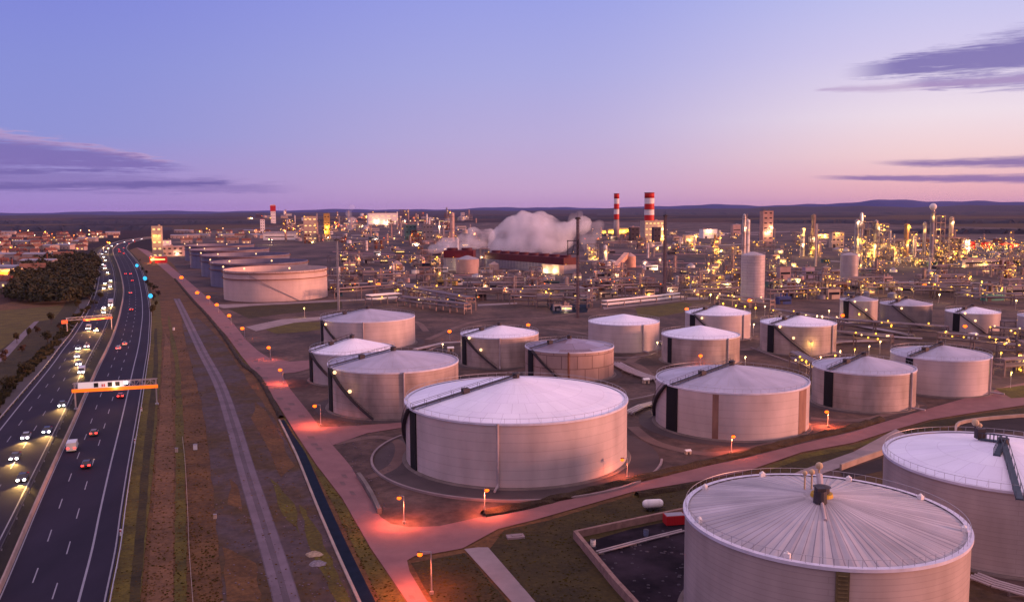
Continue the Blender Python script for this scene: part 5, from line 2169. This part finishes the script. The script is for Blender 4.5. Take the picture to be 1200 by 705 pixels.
one(building(743, 266, 283, 11, darkwall, d_=6, winrow=3), 'boiler_house', 'dark block between the two striped chimneys', 'building')
one(building(775.5, 271, 285, 5, cream, d_=6, n=3, kinds='y', lightp=1), 'boiler_house', 'narrow yellow lit block right of the chimney beside the mast', 'building')
for k, (px, w_) in enumerate(((709, 9), (718, 11), (729, 12), (741, 11))):
    t = thing('arched_hall', f'yellow lit barrel roofed hall under the smaller striped chimney, {nth(k + 1)} from the left', 'hall', tuple(G(px, 275 - k * .8)), .2, 'barrel roofed halls by the striped chimneys')
    s_ = MPP(t.location)
    r = w_ * s_ / 2
    mb = MB()
    prof = [(r * math.cos(a * math.pi / 10), 3 + r * .8 * math.sin(a * math.pi / 10)) for a in range(11)]
    prof = [(r, 0)] + prof + [(-r, 0)]
    mb.side(prof, -r * 1.0, r * 1.0)
    mb.build('roof', mat('yellow_sheet', (.55, .40, .10), .6, var=.2), t)
    mb = MB()
    mb.box(r + .1, 0, 0, .2, r * 1.2, 3)
    mb.build('door', steel_d, t)
    for q in range(3):
        glow(t, (q - 1) * r * .8, -r - 3, 6 + q, s_ * .8, 'y', 30000 if q == 1 else 9000)
o = one(smalltank(738.5, 299.5, 313, 13, mat('peach_paint', (.62, .34, .24), .6), dome=.6), 'domed_tank', 'peach domed tank in front of the large striped chimney', 'tank')
a, b = G(718, 318), G(734, 313)
t = thing('conveyor_gallery', 'inclined peach gallery climbing to the peach domed tank', 'conveyor', tuple(a))
mb = MB()
q = b - a
mb.tube((0, 0, 1.5), (q.x, q.y, 12), 3.2, 4)
mb.build('gallery', MATS['peach_paint'], t)
mb = MB()
for k in range(1, 4):
    mb.tube((q.x * k / 4, q.y * k / 4, 0), (q.x * k / 4, q.y * k / 4, 1.5 + 10.5 * k / 4), .4, 6)
mb.build('trestle', steel, t)
one(column(709.5, 287, 309, 4, white, 1, plat=1), 'stack', 'short white stack left of the peach domed tank', 'stack')
one(frame(694, 286, 307, 13, n=6), 'steel_structure', 'yellow lit steel frame right of the mast with the side frame', 'steel frame')
one(frame(568, 291, 312, 10, n=4), 'steel_structure', 'dark frame with yellow lit top between the two cooling towers', 'steel frame')
one(frame(511, 300, 323, 14, n=4, m_=steel_d), 'steel_structure', 'dark frame with yellow lamps left of the short cooling tower', 'steel frame')
one(smalltank(582, 322, 326, 14, white, dome=.15, n=1, kinds='w', lightp=1), 'process_tank', 'low white tank lit by a lamp below the long cooling tower', 'tank')
one(smalltank(579, 309, 316, 12, pinkwall, dome=.5), 'process_tank', 'small pink domed tank at the left foot of the long cooling tower', 'tank')
o = one(building(524, 328, 334, 24, mat('ochre_roof', (.42, .28, .08), .7), d_=8, roofm=MATS['ochre_roof'], rz=-.2), 'shed', 'long low ochre shed left of centre beyond the tanks', 'shed')
one(smalltank(618, 338, 348.5, 36, pinkwall, dome=.08), 'process_tank', 'wide low pinkish tank behind the small white roofed tank', 'tank')
one(building(762, 284, 288.5, 27, white, d_=8, rz=0), 'canopy_building', 'white canopy building at the foot of the large striped chimney', 'building')
one(building(704, 327, 335, 19, cream, d_=8), 'plant_building', 'low cream building right of the mast with the side frame', 'building')
one(building(716, 333.5, 340, 26, white, d_=9), 'plant_building', 'low white building between the two dark masts, nearest the tanks', 'building')
one(building(918, 312, 328, 14, pinkwall, d_=8), 'plant_building', 'pinkish box shaped building right of the tall silo', 'building')
one(building(947, 313, 326, 12, mat('lilac_cladding', (.36, .28, .38), .7), d_=7), 'plant_building', 'lilac box shaped building between the silo and the shorter vessel', 'building')
one(column(952, 251, 300, 4.5, mat('brown_stack', (.28, .20, .17), .7), 2, plat=4, top=1), 'stack', 'brown lit topped stack right of the reddish tower', 'stack')
one(frame(951, 276, 300, 9, n=3, m_=steel_d), 'steel_structure', 'dark frame round the foot of the brown stack', 'steel frame')
one(column(955.5, 262, 312, 1.8, steel, 0, plat=1), 'flare_stack', 'thin pale pole stack right beside the brown stack', 'stack')
one(column(940, 267, 300, 5, insul, 4, plat=4, lightp=1), 'distillation_column', 'short yellow lit column left of the brown stack', 'column')
one(building(963, 274, 279, 16, cream, d_=8, n=3, kinds='y', lightp=1), 'canopy_building', 'bright canopy right of the brown stack', 'building')
one(building(980, 272, 290, 16, cream, d_=6, n=7, kinds='y', lightp=.2, winrow=3), 'plant_building', 'yellow lit building between the brown stack and the tall lit frames', 'building')
one(column(1003, 257, 308, 5, insul, 5, plat=6, lightp=1), 'distillation_column', 'tall yellow lit column, left one of the cluster right of the shorter vessel', 'column')
one(column(1008, 249, 305, 3.4, white, 2, plat=3), 'stack', 'thin pale stack with white top in the lit cluster', 'stack')
one(frame(1012, 260, 308, 16, n=14, lightp=.5), 'steel_structure', 'tall yellow lit frame behind the thin pale stack', 'steel frame')
one(frame(1030, 262, 308, 16, n=14, lightp=.5), 'steel_structure', 'second tall yellow lit frame, right half of the lit cluster', 'steel frame')
one(column(1025, 258, 308, 4, insul, 4, plat=6), 'distillation_column', 'slim lit column rising between the two tall lit frames', 'column')
one(column(1061, 262, 305, 5.5, mat('orange_clad', (.45, .25, .12), .7), 5, plat=5, lightp=1), 'distillation_column', 'orange lit column standing alone right of the lit cluster', 'column')
one(frame(1048, 281, 306, 26, n=12, lightp=.4), 'steel_structure', 'low wide yellow lit frame at the foot of the orange lit column', 'steel frame')
one(column(1071, 277, 305, 4, insul, 3, plat=3), 'distillation_column', 'short grey column right of the orange lit column', 'column')
one(column(1082, 260, 305, 3.4, greyclad, 1, plat=4), 'stack', 'plain grey stack left of the ball topped tower', 'stack')
one(column(1090.5, 246, 312, 4.6, greyclad, 3, plat=6), 'distillation_column', 'tallest grey column with pale ball top in the right half', 'column')
p = G(1090.5, 312)
t = thing('ball_finial', 'pale ball shaped vessel on top of the tallest grey column', 'vessel', (p.x, p.y, (312 - 247) * MPP(p) + 2))
mb = MB()
mb.ball(0, 0, 1.6, 3.2, 14, 10)
mb.build('vessel', white, t)
mb = MB()
mb.cyl(0, 0, -2.3, -1.4, 1.2, 1.2, 10)
mb.build('base', steel, t)
one(frame(1098, 253, 308, 12, n=12, lightp=.5), 'steel_structure', 'tall lit frame attached right of the tallest grey column', 'steel frame')
one(column(1113, 254, 305, 5, cream, 2, plat=3), 'stack', 'pale yellowish stack right of the ball topped column', 'stack')
one(frame(1117, 278, 308, 24, n=16, lightp=.4), 'steel_structure', 'wide yellow lit frame at the foot of the pale yellowish stack', 'steel frame')
one(building(1131, 281, 296, 7, white, d_=6, n=2, kinds='w', lightp=1), 'plant_building', 'narrow white lit block right of the pale yellowish stack', 'building')
for k, px in enumerate((1137, 1155, 1176, 1188)):
    one(building(px, 283 + k * .8, 291, 8, redp, d_=6, n=2, kinds='o', lightp=1, roofm=rust), 'plant_building', f'red and orange lit building at the far right, {nth(k + 1)} from the left', 'building')
one(building(1150, 304, 312, 60, greyclad, d_=8, n=6, kinds='yyw'), 'plant_building', 'long grey hall in front of the brightest yellow lights at the right', 'building')
one(building(1190, 336, 346, 40, greyclad, d_=9), 'plant_building', 'grey flat roofed hall at the right edge beyond the distant trio of tanks', 'building')
one(building(1163, 346, 352, 26, mat('green_panel', (.05, .22, .17), .6), d_=8, roofm=MATS['green_panel']), 'plant_building', 'low building with green roof beyond the distant pale tank', 'building')
one(building(918, 348, 356, 16, mat('deep_blue', (.02, .05, .20), .5), d_=8, roofm=MATS['deep_blue']), 'plant_building', 'low deep blue hall right of the foot of the tall silo', 'building')
one(building(975, 338, 350, 16, cream, d_=8), 'plant_building', 'cream hall left of the distant trio of tanks', 'building')
rack((480, 350), (590, 352), 5, 6, 4, 'dark pipe rack')
rack((395, 352), (470, 346), 5, 6, 4)
rack((708, 360), (801, 350), 1.2, 5, 2, 'pale pipe rack', white)
rack((840, 356), (905, 363), 3, 4, 8, kinds='yw', lightp=.6)
rack((905, 372), (985, 385), 2, 4, 5, kinds='yw', lightp=.6)
rack((985, 388), (1110, 398), 3, 4, 5)
rack((960, 402), (1045, 409), 3, 4, 8, kinds='yyw', lightp=.6)
rack((1160, 398), (1230, 404), 3, 4, 6)
rack((1100, 405), (1180, 413), 3, 4, 5)
rack((1168, 420), (1240, 424), 3, 5, 5)
rack((1170, 440), (1240, 436), 3, 5, 6, kinds='yg', lightp=.8)
rack((930, 430), (955, 444), 3, 3, 4, kinds='yw', lightp=.8)

rack((468, 347), (552, 364), 5, 6, 4, 'dark pipe rack')
rack((432, 357), (468, 354), 3, 8, 1, 'pale pipe rack', white)
rack((560, 352), (700, 350), 4, 6, 4)
rack((600, 357), (690, 361), 3, 6, 3, 'dark pipe rack')
rack((470, 358), (548, 368), 3, 5, 1)
rack((800, 352), (866, 349), 4, 5, 4)
rack((900, 352), (985, 349), 4, 5, 4)
rack((1010, 346), (1120, 344), 5, 6, 5)
rack((1120, 356), (1220, 358), 4, 6, 4)
rack((705, 346), (770, 343), 4, 6, 2)
flat('settling_pool', water_m, [(508, 350), (556, 349), (560, 353), (514, 355)], 5)
flat('settling_pool', water_m, [(640, 356), (690, 357), (688, 366), (648, 368)], 5)

# random fill of the process area, near and far rows
cols_b = [pinkwall, cream, greyclad, white, bluewall, tealwall, darkwall, rust, insul]
names_b = ['pink', 'cream', 'grey', 'white', 'bluish', 'teal', 'dark', 'rust brown', 'silvery']


def blocked(px, yb):
    if 984 < px < 1004 and 300 < yb < 335:
        return True
    if 866 < px < 898 and yb < 356:
        return yb > 300
    if 516 < px < 560 and 302 < yb < 324:
        return True
    if 572 < px < 674 and 300 < yb < 326:
        return True
    return False


for (x0, x1, y0, y1, cnt) in ((290, 560, 252, 262, 44), (330, 420, 262, 272, 20), (395, 570, 256, 268, 60), (330, 560, 266, 285, 95), (395, 560, 285, 330, 95), (560, 760, 322, 345, 44), (690, 870, 275, 300, 60), (690, 870, 300, 345, 70), (870, 1000, 280, 350, 70),
                              (1000, 1215, 283, 312, 125), (1000, 1215, 305, 345, 75), (385, 560, 330, 348, 24), (480, 700, 345, 354, 22), (700, 866, 342, 348, 14), (640, 692, 357, 367, 6), (900, 1215, 343, 351, 24), (1178, 1216, 392, 438, 14)):
    for k in range(cnt):
        px = rp_.uniform(x0, x1)
        yb = y0 + (y1 - y0) * rp_.random()
        if blocked(px, yb):
            continue
        q = rp_.random()
        sc_ = .55 + .45 * (min(yb, 345) - 260) / 85 if yb < 390 else .7
        right = px > 800
        nl = rp_.choice([0, 0, 1, 1, 2]) if right else rp_.choice([0, 0, 0, 1, 1])
        if right and yb < 312:
            nl += 1
        kd = 'yyyyyg' if right else 'wwyyo'
        if q < .30:
            c = rp_.randrange(9)
            building(px, yb - rp_.uniform(3, 8) * sc_, yb, rp_.uniform(6, 20) * sc_, cols_b[c], names_b[c] + ' building', n=nl, kinds=kd, lit=rp_.random() < .25, lightp=.3)
        elif q < .52:
            frame(px, yb - rp_.uniform(8, 19) * sc_, yb, rp_.uniform(7, 18) * sc_, fill=.75, n=nl + (2 if right else 1), kinds=kd, lightp=.25)
        elif q < .68:
            column(px, yb - rp_.uniform(9, 24) * sc_, yb, rp_.uniform(1.8, 4) * sc_, rp_.choice([p_ins, p_ins, greyclad, pinkwall, white]), nl, kinds=kd, look='slim', lightp=.25)
        elif q < .86:
            c = rp_.choice([0, 1, 2, 3, 8])
            smalltank(px, yb - rp_.uniform(3, 7) * sc_, yb, rp_.uniform(6, 15) * sc_, cols_b[c], names_b[c] + ' round', n=nl, dome=rp_.choice([.1, .3, .6]), kinds=kd, lightp=.3)
        else:
            L_ = rp_.uniform(20, 60) * sc_
            rack((px - L_ / 2, yb), (px + L_ / 2, yb + rp_.uniform(-1.5, 1.5)), 5, 6, nl + 1, kinds=kd, lightp=.2)


# service roads inside the plant
rq = random.Random(21)
for k in range(46):
    x0 = rq.uniform(330, 1190)
    y0 = 268 + 78 * rq.random()
    if 560 < x0 < 690 and y0 < 326:
        continue
    L_ = rq.uniform(25, 110)
    w_ = .5 + (y0 - 262) * .016
    s_ = rq.uniform(-.05, .05)
    flat('plant_road', road_pale if k % 2 else red_road, [(x0, y0), (x0 + L_, y0 + s_ * L_), (x0 + L_, y0 + s_ * L_ + w_), (x0, y0 + w_)], 4 + (k % 5) * .5, step=60)


def zone(px, py):
    if px < 395:
        z_ = 'left of the plant'
    elif px < 560:
        z_ = 'left of the steam'
    elif px < 690:
        z_ = 'below the steam'
    elif px < 866:
        z_ = 'around the striped chimneys'
    elif px < 1000:
        z_ = 'around the tall silo'
    else:
        z_ = 'in the lit plant at right'
    d_ = 'farthest' if py < 264 else 'far' if py < 285 else 'back' if py < 302 else 'middle' if py < 325 else 'front'
    return z_, d_


grp = {}
for rec in PLANT:
    z_, d_ = zone(rec[3], rec[4])
    grp.setdefault((rec[1], z_, d_), []).append(rec)
for (phrase, z_, d_), L in grp.items():
    L.sort(key=lambda r: r[3])
    for i, (o, ph, c, px, py) in enumerate(L):
        w_ = {'around the striped chimneys': 'around the striped chimneys'}.get(z_, z_)
        o['label'] = (f'{nth(i + 1)} {phrase} from left' if len(L) > 1 else f'only {phrase}') + f' in {d_} row {w_}'
        o['group'] = {'column': 'process columns', 'steel frame': 'lit steel process frames', 'pipe rack': 'pipe racks', 'tank': 'small process tanks', 'building': 'plant buildings'}[c] + ' ' + z_

# free standing yard floodlights (small yellow dots), positions as seen
dots = [(1056, 338.5, 'y'), (1067, 380, 'g'), (1108, 388.5, 'w'), (1166, 397, 'y'), (1178, 397, 'y'), (1172, 413, 'y'), (1193, 416, 'y'), (1184, 436, 'g'), (1031, 400, 'w'), (1018, 405.5, 'w'), (1001, 409, 'y'), (984, 411, 'w'), (978, 416, 'y'),
        (961, 418, 'w'), (951, 402, 'y'), (954, 440.6, 'y'), (944.7, 422, 'y'), (957, 370, 'w'), (963, 370.5, 'w'), (980, 371.5, 'w'), (971, 364, 'w'), (1006, 368, 'y'), (991, 356.6, 'y'), (774, 460, 'w'), (872.5, 359, 'y'), (885, 360.6, 'y'),
        (896, 359, 'w'), (862, 358, 'y'), (847, 355.5, 'y'), (840, 348.7, 'g'), (832.5, 345, 'g'), (770, 401, 'w'), (883, 380, 'w'), (873, 418, 'w'), (855, 450, 'w'), (690, 340, 'w'), (640, 342, 'y'), (500, 343, 'w'), (1150, 330, 'y'), (1100, 345, 'w'), (1190, 352, 'w'),
        (1026, 458, 'w'), (519, 403, 'w'), (357, 361, 'g'), (1212, 430, 'y')]
G_Y = 'free standing yellow yard lamps'
dots.sort()
for i, (px, py, kc) in enumerate(dots):
    b = G(px, py + 5 / MPP(G(px, py + 8)))
    s_ = MPP(b)
    b = G(px, py + 5.0 / s_)
    t = thing('yard_lamp', f'small yellowish yard lamp on a pole among the tanks, {nth(i + 1)} from the left', 'yard lamp', tuple(b), 0, G_Y)
    mb = MB()
    mb.tube((0, 0, 0), (0, 0, 5), .07, 6)
    mb.build('pole', steel, t)
    mb = MB()
    mb.ball(0, -.2, 5.1, max(.22, (.95 if py < 440 else .8) * s_), 8, 6)
    mb.build('lamp_head', e_spark[kc], t)
    lamp_light((0, -.4 - s_, 4.8), LCOL[kc], 500 if py > 345 else 1500, t, .3)

# dense far lights of the plant: seen only as sparkle (many hundred)
mb = MB()
mb2 = MB()
rr = random.Random(5)
for k in range(900):
    if rr.random() < .62:
        px = rr.uniform(1000, 1215)
        py = 290 + abs(rr.gauss(10, 12))
    else:
        px = rr.uniform(400, 1000)
        py = rr.uniform(270, 345)
    if 572 < px < 672 and py < 325 or 866 < px < 898 or py > 348:
        continue
    p = G(px, py)
    s_ = MPP(p)
    z_ = rr.uniform(2, 14)
    (mb if k % 3 else mb2).ball(p.x, p.y, z_, .42 * s_ * rr.uniform(.4, 1.15), 6, 4)
tag(mb2.build('plant_lights', e_warm), kind='stuff')
tag(mb.build('plant_lights', e_yel), kind='stuff')

# ------------------------------------------------------------------ far town and village at the left
def house(kind):
    t = bpy.data.objects.new('house', None)
    col.objects.link(t)
    W, D, H = ((14, 10, 5.5), (20, 11, 6), (11, 9, 5), (34, 16, 7))[kind]
    wm_ = (house_w, house_w, pinkwall, house_w)[kind]
    mb_ = MB()
    mb_.box(0, 0, 0, W, D, H)
    mb_.build('wall', wm_, t)
    mb_ = MB()
    if kind == 3:
        mb_.side([(-D * .53, H + .01), (D * .53, H + .01), (0, H + 1.6)], -W * .52, W * .52)
    else:
        mb_.side([(-D * .56, H + .01), (D * .56, H + .01), (0, H + D * .36)], -W * .54, W * .54)
    mb_.build('roof', (redtile, rust, redtile, greyclad)[kind], t)
    n = 2 if kind != 3 else 4
    for k in range(n):
        mb_ = MB()
        mb_.box(-W / 2 + W * (k + .5) / n, -D / 2 - .06, 1.3, 1.8, .1, 1.6)
        mb_.build('window', (e_win, glass_m, e_win, glass_m)[kind], t)
    mb_ = MB()
    mb_.box(W * .2, D * .1, H + 1, 1, 1, D * .36)
    mb_.build('chimney', redtile, t)
    return t


protos = [house(k) for k in range(4)]
used_ = [0, 0, 0, 0]
rr = random.Random(9)
H_ = []
rows_ = [(275, 12, -20, 140), (278.5, 12, -25, 145), (282.5, 12, -25, 112), (287, 9, -25, 108), (292.5, 7, -25, 108), (298, 6, -25, 70), (304, 5, -25, 80), (312, 4, -25, 62), (321, 3, -25, 45), (337, 2, -28, 14), (273, 10, 205, 320), (279, 9, 205, 330), (285, 5, 212, 300)]
for ri, (y, n, x0, x1) in enumerate(rows_):
    xs = sorted(x0 + (x1 - x0) * (k + rr.uniform(.2, .8)) / n for k in range(n))
    for k, px in enumerate(xs):
        kd = rr.choice([0, 0, 1, 2, 3]) if y < 300 else rr.choice([0, 1, 3])
        o = protos[kd] if not used_[kd] else dup(protos[kd])
        used_[kd] = 1
        o.location = G(px, y + rr.uniform(-.6, .6))
        o.rotation_euler = (0, 0, rr.uniform(-.5, .5) + (1.57 if rr.random() < .2 else 0))
        look = ('pale house with dark red roof', 'large pale house with brown roof', 'small pink house', 'long grey roofed hall')[kd]
        H_.append((o, look, ri, px, y))
seen = {}
for o, look, ri, px, y in H_:
    side_ = 'beyond the crude tanks' if px > 150 else 'left of the highway'
    k = (look, ri)
    seen[k] = seen.get(k, 0) + 1
    row = (ri + 1) if ri < 10 else ri - 9
    o['label'] = f'{nth(seen[k])} {look} in {"back" if row == 1 else nth(row)} row {side_}'
    o['category'] = 'house' if 'hall' not in look else 'hall'
    o['group'] = 'houses ' + side_
for k in range(36):
    if k < 24:
        px, py = rr.uniform(-10, 130), rr.choice([274, 279, 284, 290, 297]) + rr.uniform(-1, 1)
    else:
        px, py = rr.uniform(205, 330), rr.uniform(270, 287)
    p = G(px, py)
    t = thing('street_lamp', f'tiny warm street lamp among the {"houses left of the highway" if k < 24 else "halls beyond the crude tanks"}', 'street lamp', tuple(p), 0,
              'village street lamps' if k < 24 else 'street lamps beyond the crude tanks')
    s_ = MPP(p)
    mb = MB()
    mb.tube((0, 0, 0), (0, 0, 8), .12, 5)
    mb.build('pole', steel, t)
    mb = MB()
    kc = rr.choice('owwy')
    mb.ball(0, 0, 8.2, .55 * s_, 8, 5)
    mb.build('lamp_head', e_spark[kc], t)
    lamp_light((0, -1 - s_ * .6, 7.5), LCOL[kc], 9000, t, .5)
# orange lit hall at the left edge
t = thing('lit_hall', 'hall with striped roof and orange lit front at the left edge of the picture', 'hall', tuple(G(8, 324)), .5)
s_ = MPP(t.location)
mb = MB()
mb.box(0, 0, 0, 46 * s_ * .7, 14, 7)
mb.build('wall', cream, t)
mb = MB()
for k in range(9):
    mb.box(0, -6.4 + k * 1.6, 7.01, 46 * s_ * .72, .9, .5 + .3 * (k % 2))
mb.build('roof', bluewall, t)
mb = MB()
mb.box(0, -7.2, 2.6, 46 * s_ * .66, .3, 2.0)
mb.build('light_band', emat('orange_band', (1.0, .34, .03), 1.3), t)
for k in range(3):
    lamp_light((-10 + k * 10, -11, 5), (1, .42, .1), 5000, t)

# ------------------------------------------------------------------ trees
def crown_mesh(seed, w_, h, n, m_, leafs=1.0):
    r3 = random.Random(seed)
    mb_ = MB()
    clumps = [(r3.uniform(-.6, .6) * w_ * .5, r3.uniform(-.6, .6) * w_ * .5, h * r3.uniform(.3, .92), w_ * r3.uniform(.16, .3)) for _ in range(11)]
    for k in range(n):
        cx, cy, cz, cr = r3.choice(clumps)
        v = Vector((r3.gauss(0, 1), r3.gauss(0, 1), r3.gauss(0, .8)))
        v.normalize()
        c = Vector((cx, cy, cz)) + v * cr * r3.uniform(.5, 1.1)
        a = Vector((r3.uniform(-1, 1), r3.uniform(-1, 1), r3.uniform(-1, 1))).normalized() * leafs * r3.uniform(.5, 1.2)
        b = a.cross(v).normalized() * leafs * r3.uniform(.5, 1.1)
        mb_.add([c - a, c + b, c + a * .9, c - b * .8], [(0, 1, 2, 3)])
    return mb_


def tree(kind):
    t = bpy.data.objects.new('tree', None)
    col.objects.link(t)
    h = (9, 7, 11)[kind]
    mb_ = MB()
    mb_.tube((0, 0, 0), (.1, .1, h * .5), .28, 7, .16)
    for k in range(6):
        a = k * 1.05
        mb_.tube((.1, .1, h * (.25 + .04 * k)), (math.cos(a) * h * .28, math.sin(a) * h * .28, h * (.6 + .05 * (k % 3))), .12, 5, .04)
    mb_.build('trunk', bark, t)
    crown_mesh(kind, h * .75, h, (520, 420, 560)[kind], 0, .55).build('crown', (leaf, leaf_b, leaf)[kind], t)
    return t


tp = [tree(k) for k in range(3)]
tu = [0, 0, 0]
spots = [(167, 318), (172, 333), (176, 338), (180, 352), (183, 360), (179, 370), (164, 306), (186, 346), (172, 322), (182, 341), (118, 352), (110, 360), (105, 352), (104, 366), (92, 361), (20, 402), (34, 396), (5, 425), (-10, 450), (26, 412), (44, 390), (60, 380), (70, 386), (56, 402), (30, 440), (8, 458)]
spots.sort()
for i, (px, py) in enumerate(spots):
    kd = i % 3
    o = tp[kd] if not tu[kd] else dup(tp[kd])
    tu[kd] = 1
    o.location = G(px, py)
    s_ = .55 if px > 150 else .6
    s_ *= rr.uniform(.8, 1.2)
    o.scale = (s_ * rr.uniform(.7, 1.3), s_ * rr.uniform(.7, 1.3), s_ * rr.uniform(.7, 1.15))
    o.rotation_euler = (0, 0, rr.uniform(0, 6))
    o['label'] = f'{("dark leafy", "bare brown", "tall dark")[kd]} tree {"by the cyan signs" if px > 150 else "on the bank left of the highway"}, {nth(i + 1)} from the left'
    o['category'] = 'tree'
    o['group'] = 'roadside trees'
# dense dark wood at the left: one mass
mb = MB()
r3 = random.Random(77)
poly = [(10, 352), (14, 330), (30, 312), (60, 303), (112, 301), (115, 312), (112, 330), (104, 348), (92, 357), (50, 358)]


def inside(x, y):
    c = False
    for i in range(len(poly)):
        (xa, ya), (xb, yb) = poly[i], poly[i - 1]
        if (ya > y) != (yb > y) and x < (xb - xa) * (y - ya) / (yb - ya) + xa:
            c = not c
    return c


cnt = 0
while cnt < 420:
    px, py = r3.uniform(8, 116), r3.uniform(300, 359)
    if not inside(px, py) or (28 < px < 100 and (321 < py < 324 or 335 < py < 337.5)):
        continue
    cnt += 1
    p = G(px, py)
    hh, ww = r3.uniform(6, 11), r3.uniform(7, 11)
    for q in range(70):
        v = Vector((r3.gauss(0, 1), r3.gauss(0, 1), abs(r3.gauss(0, 1)))).normalized()
        c = Vector((p.x + v.x * ww * .5 * r3.uniform(.6, 1.1), p.y + v.y * ww * .5, hh * .35 + v.z * hh * .6 * r3.uniform(.6, 1.1)))
        a = Vector((r3.uniform(-1, 1), r3.uniform(-1, 1), r3.uniform(-1, 1))).normalized() * r3.uniform(.6, 1.5)
        b = a.cross(v).normalized() * r3.uniform(.6, 1.4)
        mb.add([c - a, c + b, c + a, c - b], [(0, 1, 2, 3)])
tag(mb.build('dense_wood', leaf), kind='stuff')

# ------------------------------------------------------------------ steam plume
def vol_mat(name, dens, scale, thr=(.30, .62), colr=(.955, .94, .985)):
    M = bpy.data.materials.new(name)
    M.use_nodes = True
    t = M.node_tree
    t.nodes.remove(t.nodes['Principled BSDF'])
    pv = t.nodes.new('ShaderNodeVolumePrincipled')
    pv.inputs['Color'].default_value = (*colr, 1)
    pv.inputs['Anisotropy'].default_value = .1
    out = t.nodes['Material Output']
    co = t.nodes.new('ShaderNodeTexCoord')
    no = t.nodes.new('ShaderNodeTexNoise')
    no.inputs['Scale'].default_value = scale
    no.inputs['Detail'].default_value = 6
    t.links.new(co.outputs['Object'], no.inputs['Vector'])
    mr = t.nodes.new('ShaderNodeMapRange')
    mr.inputs[1].default_value = thr[0]
    mr.inputs[2].default_value = thr[1]
    mr.inputs[3].default_value = 0.0
    mr.inputs[4].default_value = dens
    t.links.new(no.outputs[0], mr.inputs[0])
    t.links.new(mr.outputs[0], pv.inputs['Density'])
    t.links.new(pv.outputs[0], out.inputs['Volume'])
    return M


def steam(name, label, blobs, dens, seed):
    """blobs: photo x, y of centre, radius in photo pixels, foot row for the distance"""
    bm_v, bm_f = [], []
    mbs = MB()
    c0 = None
    for px, py, rpx, yb in blobs:
        g = G(px, yb)
        s_ = MPP(g)
        z_ = CAM_H - (py - 246 + (px - 600) * .0067) * s_ * 1.0
        z_ = max(rpx * s_ * .5, z_)
        if c0 is None:
            c0 = g.copy()
        mbs.ball(g.x - c0.x, g.y - c0.y, z_, rpx * s_, 20, 14)
    o = mbs.build(name, vol_mat(name + '_vapour', dens, .048), None)
    o.location = c0
    md = o.modifiers.new('remesh', 'REMESH')
    md.mode = 'VOXEL'
    md.voxel_size = 2.6
    tx = bpy.data.textures.new(name + '_tex', 'CLOUDS')
    tx.noise_scale = 14
    tx.noise_depth = 3
    dm = o.modifiers.new('displace', 'DISPLACE')
    dm.texture = tx
    dm.texture_coords = 'LOCAL'
    dm.strength = 11
    dm.mid_level = .45
    dg = bpy.context.evaluated_depsgraph_get()
    me = bpy.data.meshes.new_from_object(o.evaluated_get(dg))
    o.modifiers.clear()
    o.data = me
    tag(o, label, 'steam')
    return o


bl = []
r4 = random.Random(4)
for px, py, r_ in ((590, 281, 13), (606, 276, 15), (622, 272, 18), (640, 274, 17), (655, 280, 13), (600, 264, 11), (628, 263, 12), (612, 258, 8), (645, 262, 9), (636, 256, 6), (618, 284, 12), (640, 286, 10), (664, 271, 10), (674, 266, 9), (684, 262, 7), (582, 288, 9)):
    bl.append((px, py, r_ * 1.22, 309))
steam('steam_cloud', 'biggest pale steam cloud billowing above the long cooling tower', bl, .085, 1)
bl = [(px, py, r_, 311) for px, py, r_ in ((508, 290, 6), (517, 288, 7.5), (526, 287, 9), (534, 286, 8.5), (544, 284, 9.5), (555, 281, 10), (566, 279, 10), (574, 276, 9), (557, 273, 7))]
steam('steam_cloud', 'low thin steam drifting above the short cooling tower', bl, .09, 2)
bl = [(px, py, r_, 300) for px, py, r_ in ((690, 280, 10), (697, 272, 9), (688, 265, 8), (700, 264, 7), (692, 291, 7), (672, 256, 6), (680, 253, 5))]
steam('steam_cloud', 'faint steam wisp right of the dark mast', bl, .03, 3)
bl = [(px, py, r_, 283) for px, py, r_ in ((415, 258, 5), (412, 264, 5.5), (410, 250, 4), (414, 243, 3))]
steam('steam_cloud', 'small faint steam puff left of the bright white warehouse', bl, .035, 4)

# ------------------------------------------------------------------ haze
M = bpy.data.materials.new('haze_air')
M.use_nodes = True
t = M.node_tree
t.nodes.remove(t.nodes['Principled BSDF'])
pv = t.nodes.new('ShaderNodeVolumePrincipled')
pv.inputs['Color'].default_value = (.40, .42, 1.0, 1)
pv.inputs['Density'].default_value = 9.0e-6
t.links.new(pv.outputs[0], t.nodes['Material Output'].inputs['Volume'])
mb = MB()
mb.box(0, 16500, -3, 66000, 37500, 303)
o = mb.build('haze', M)
o['kind'] = 'stuff'
o.display_type = 'WIRE'
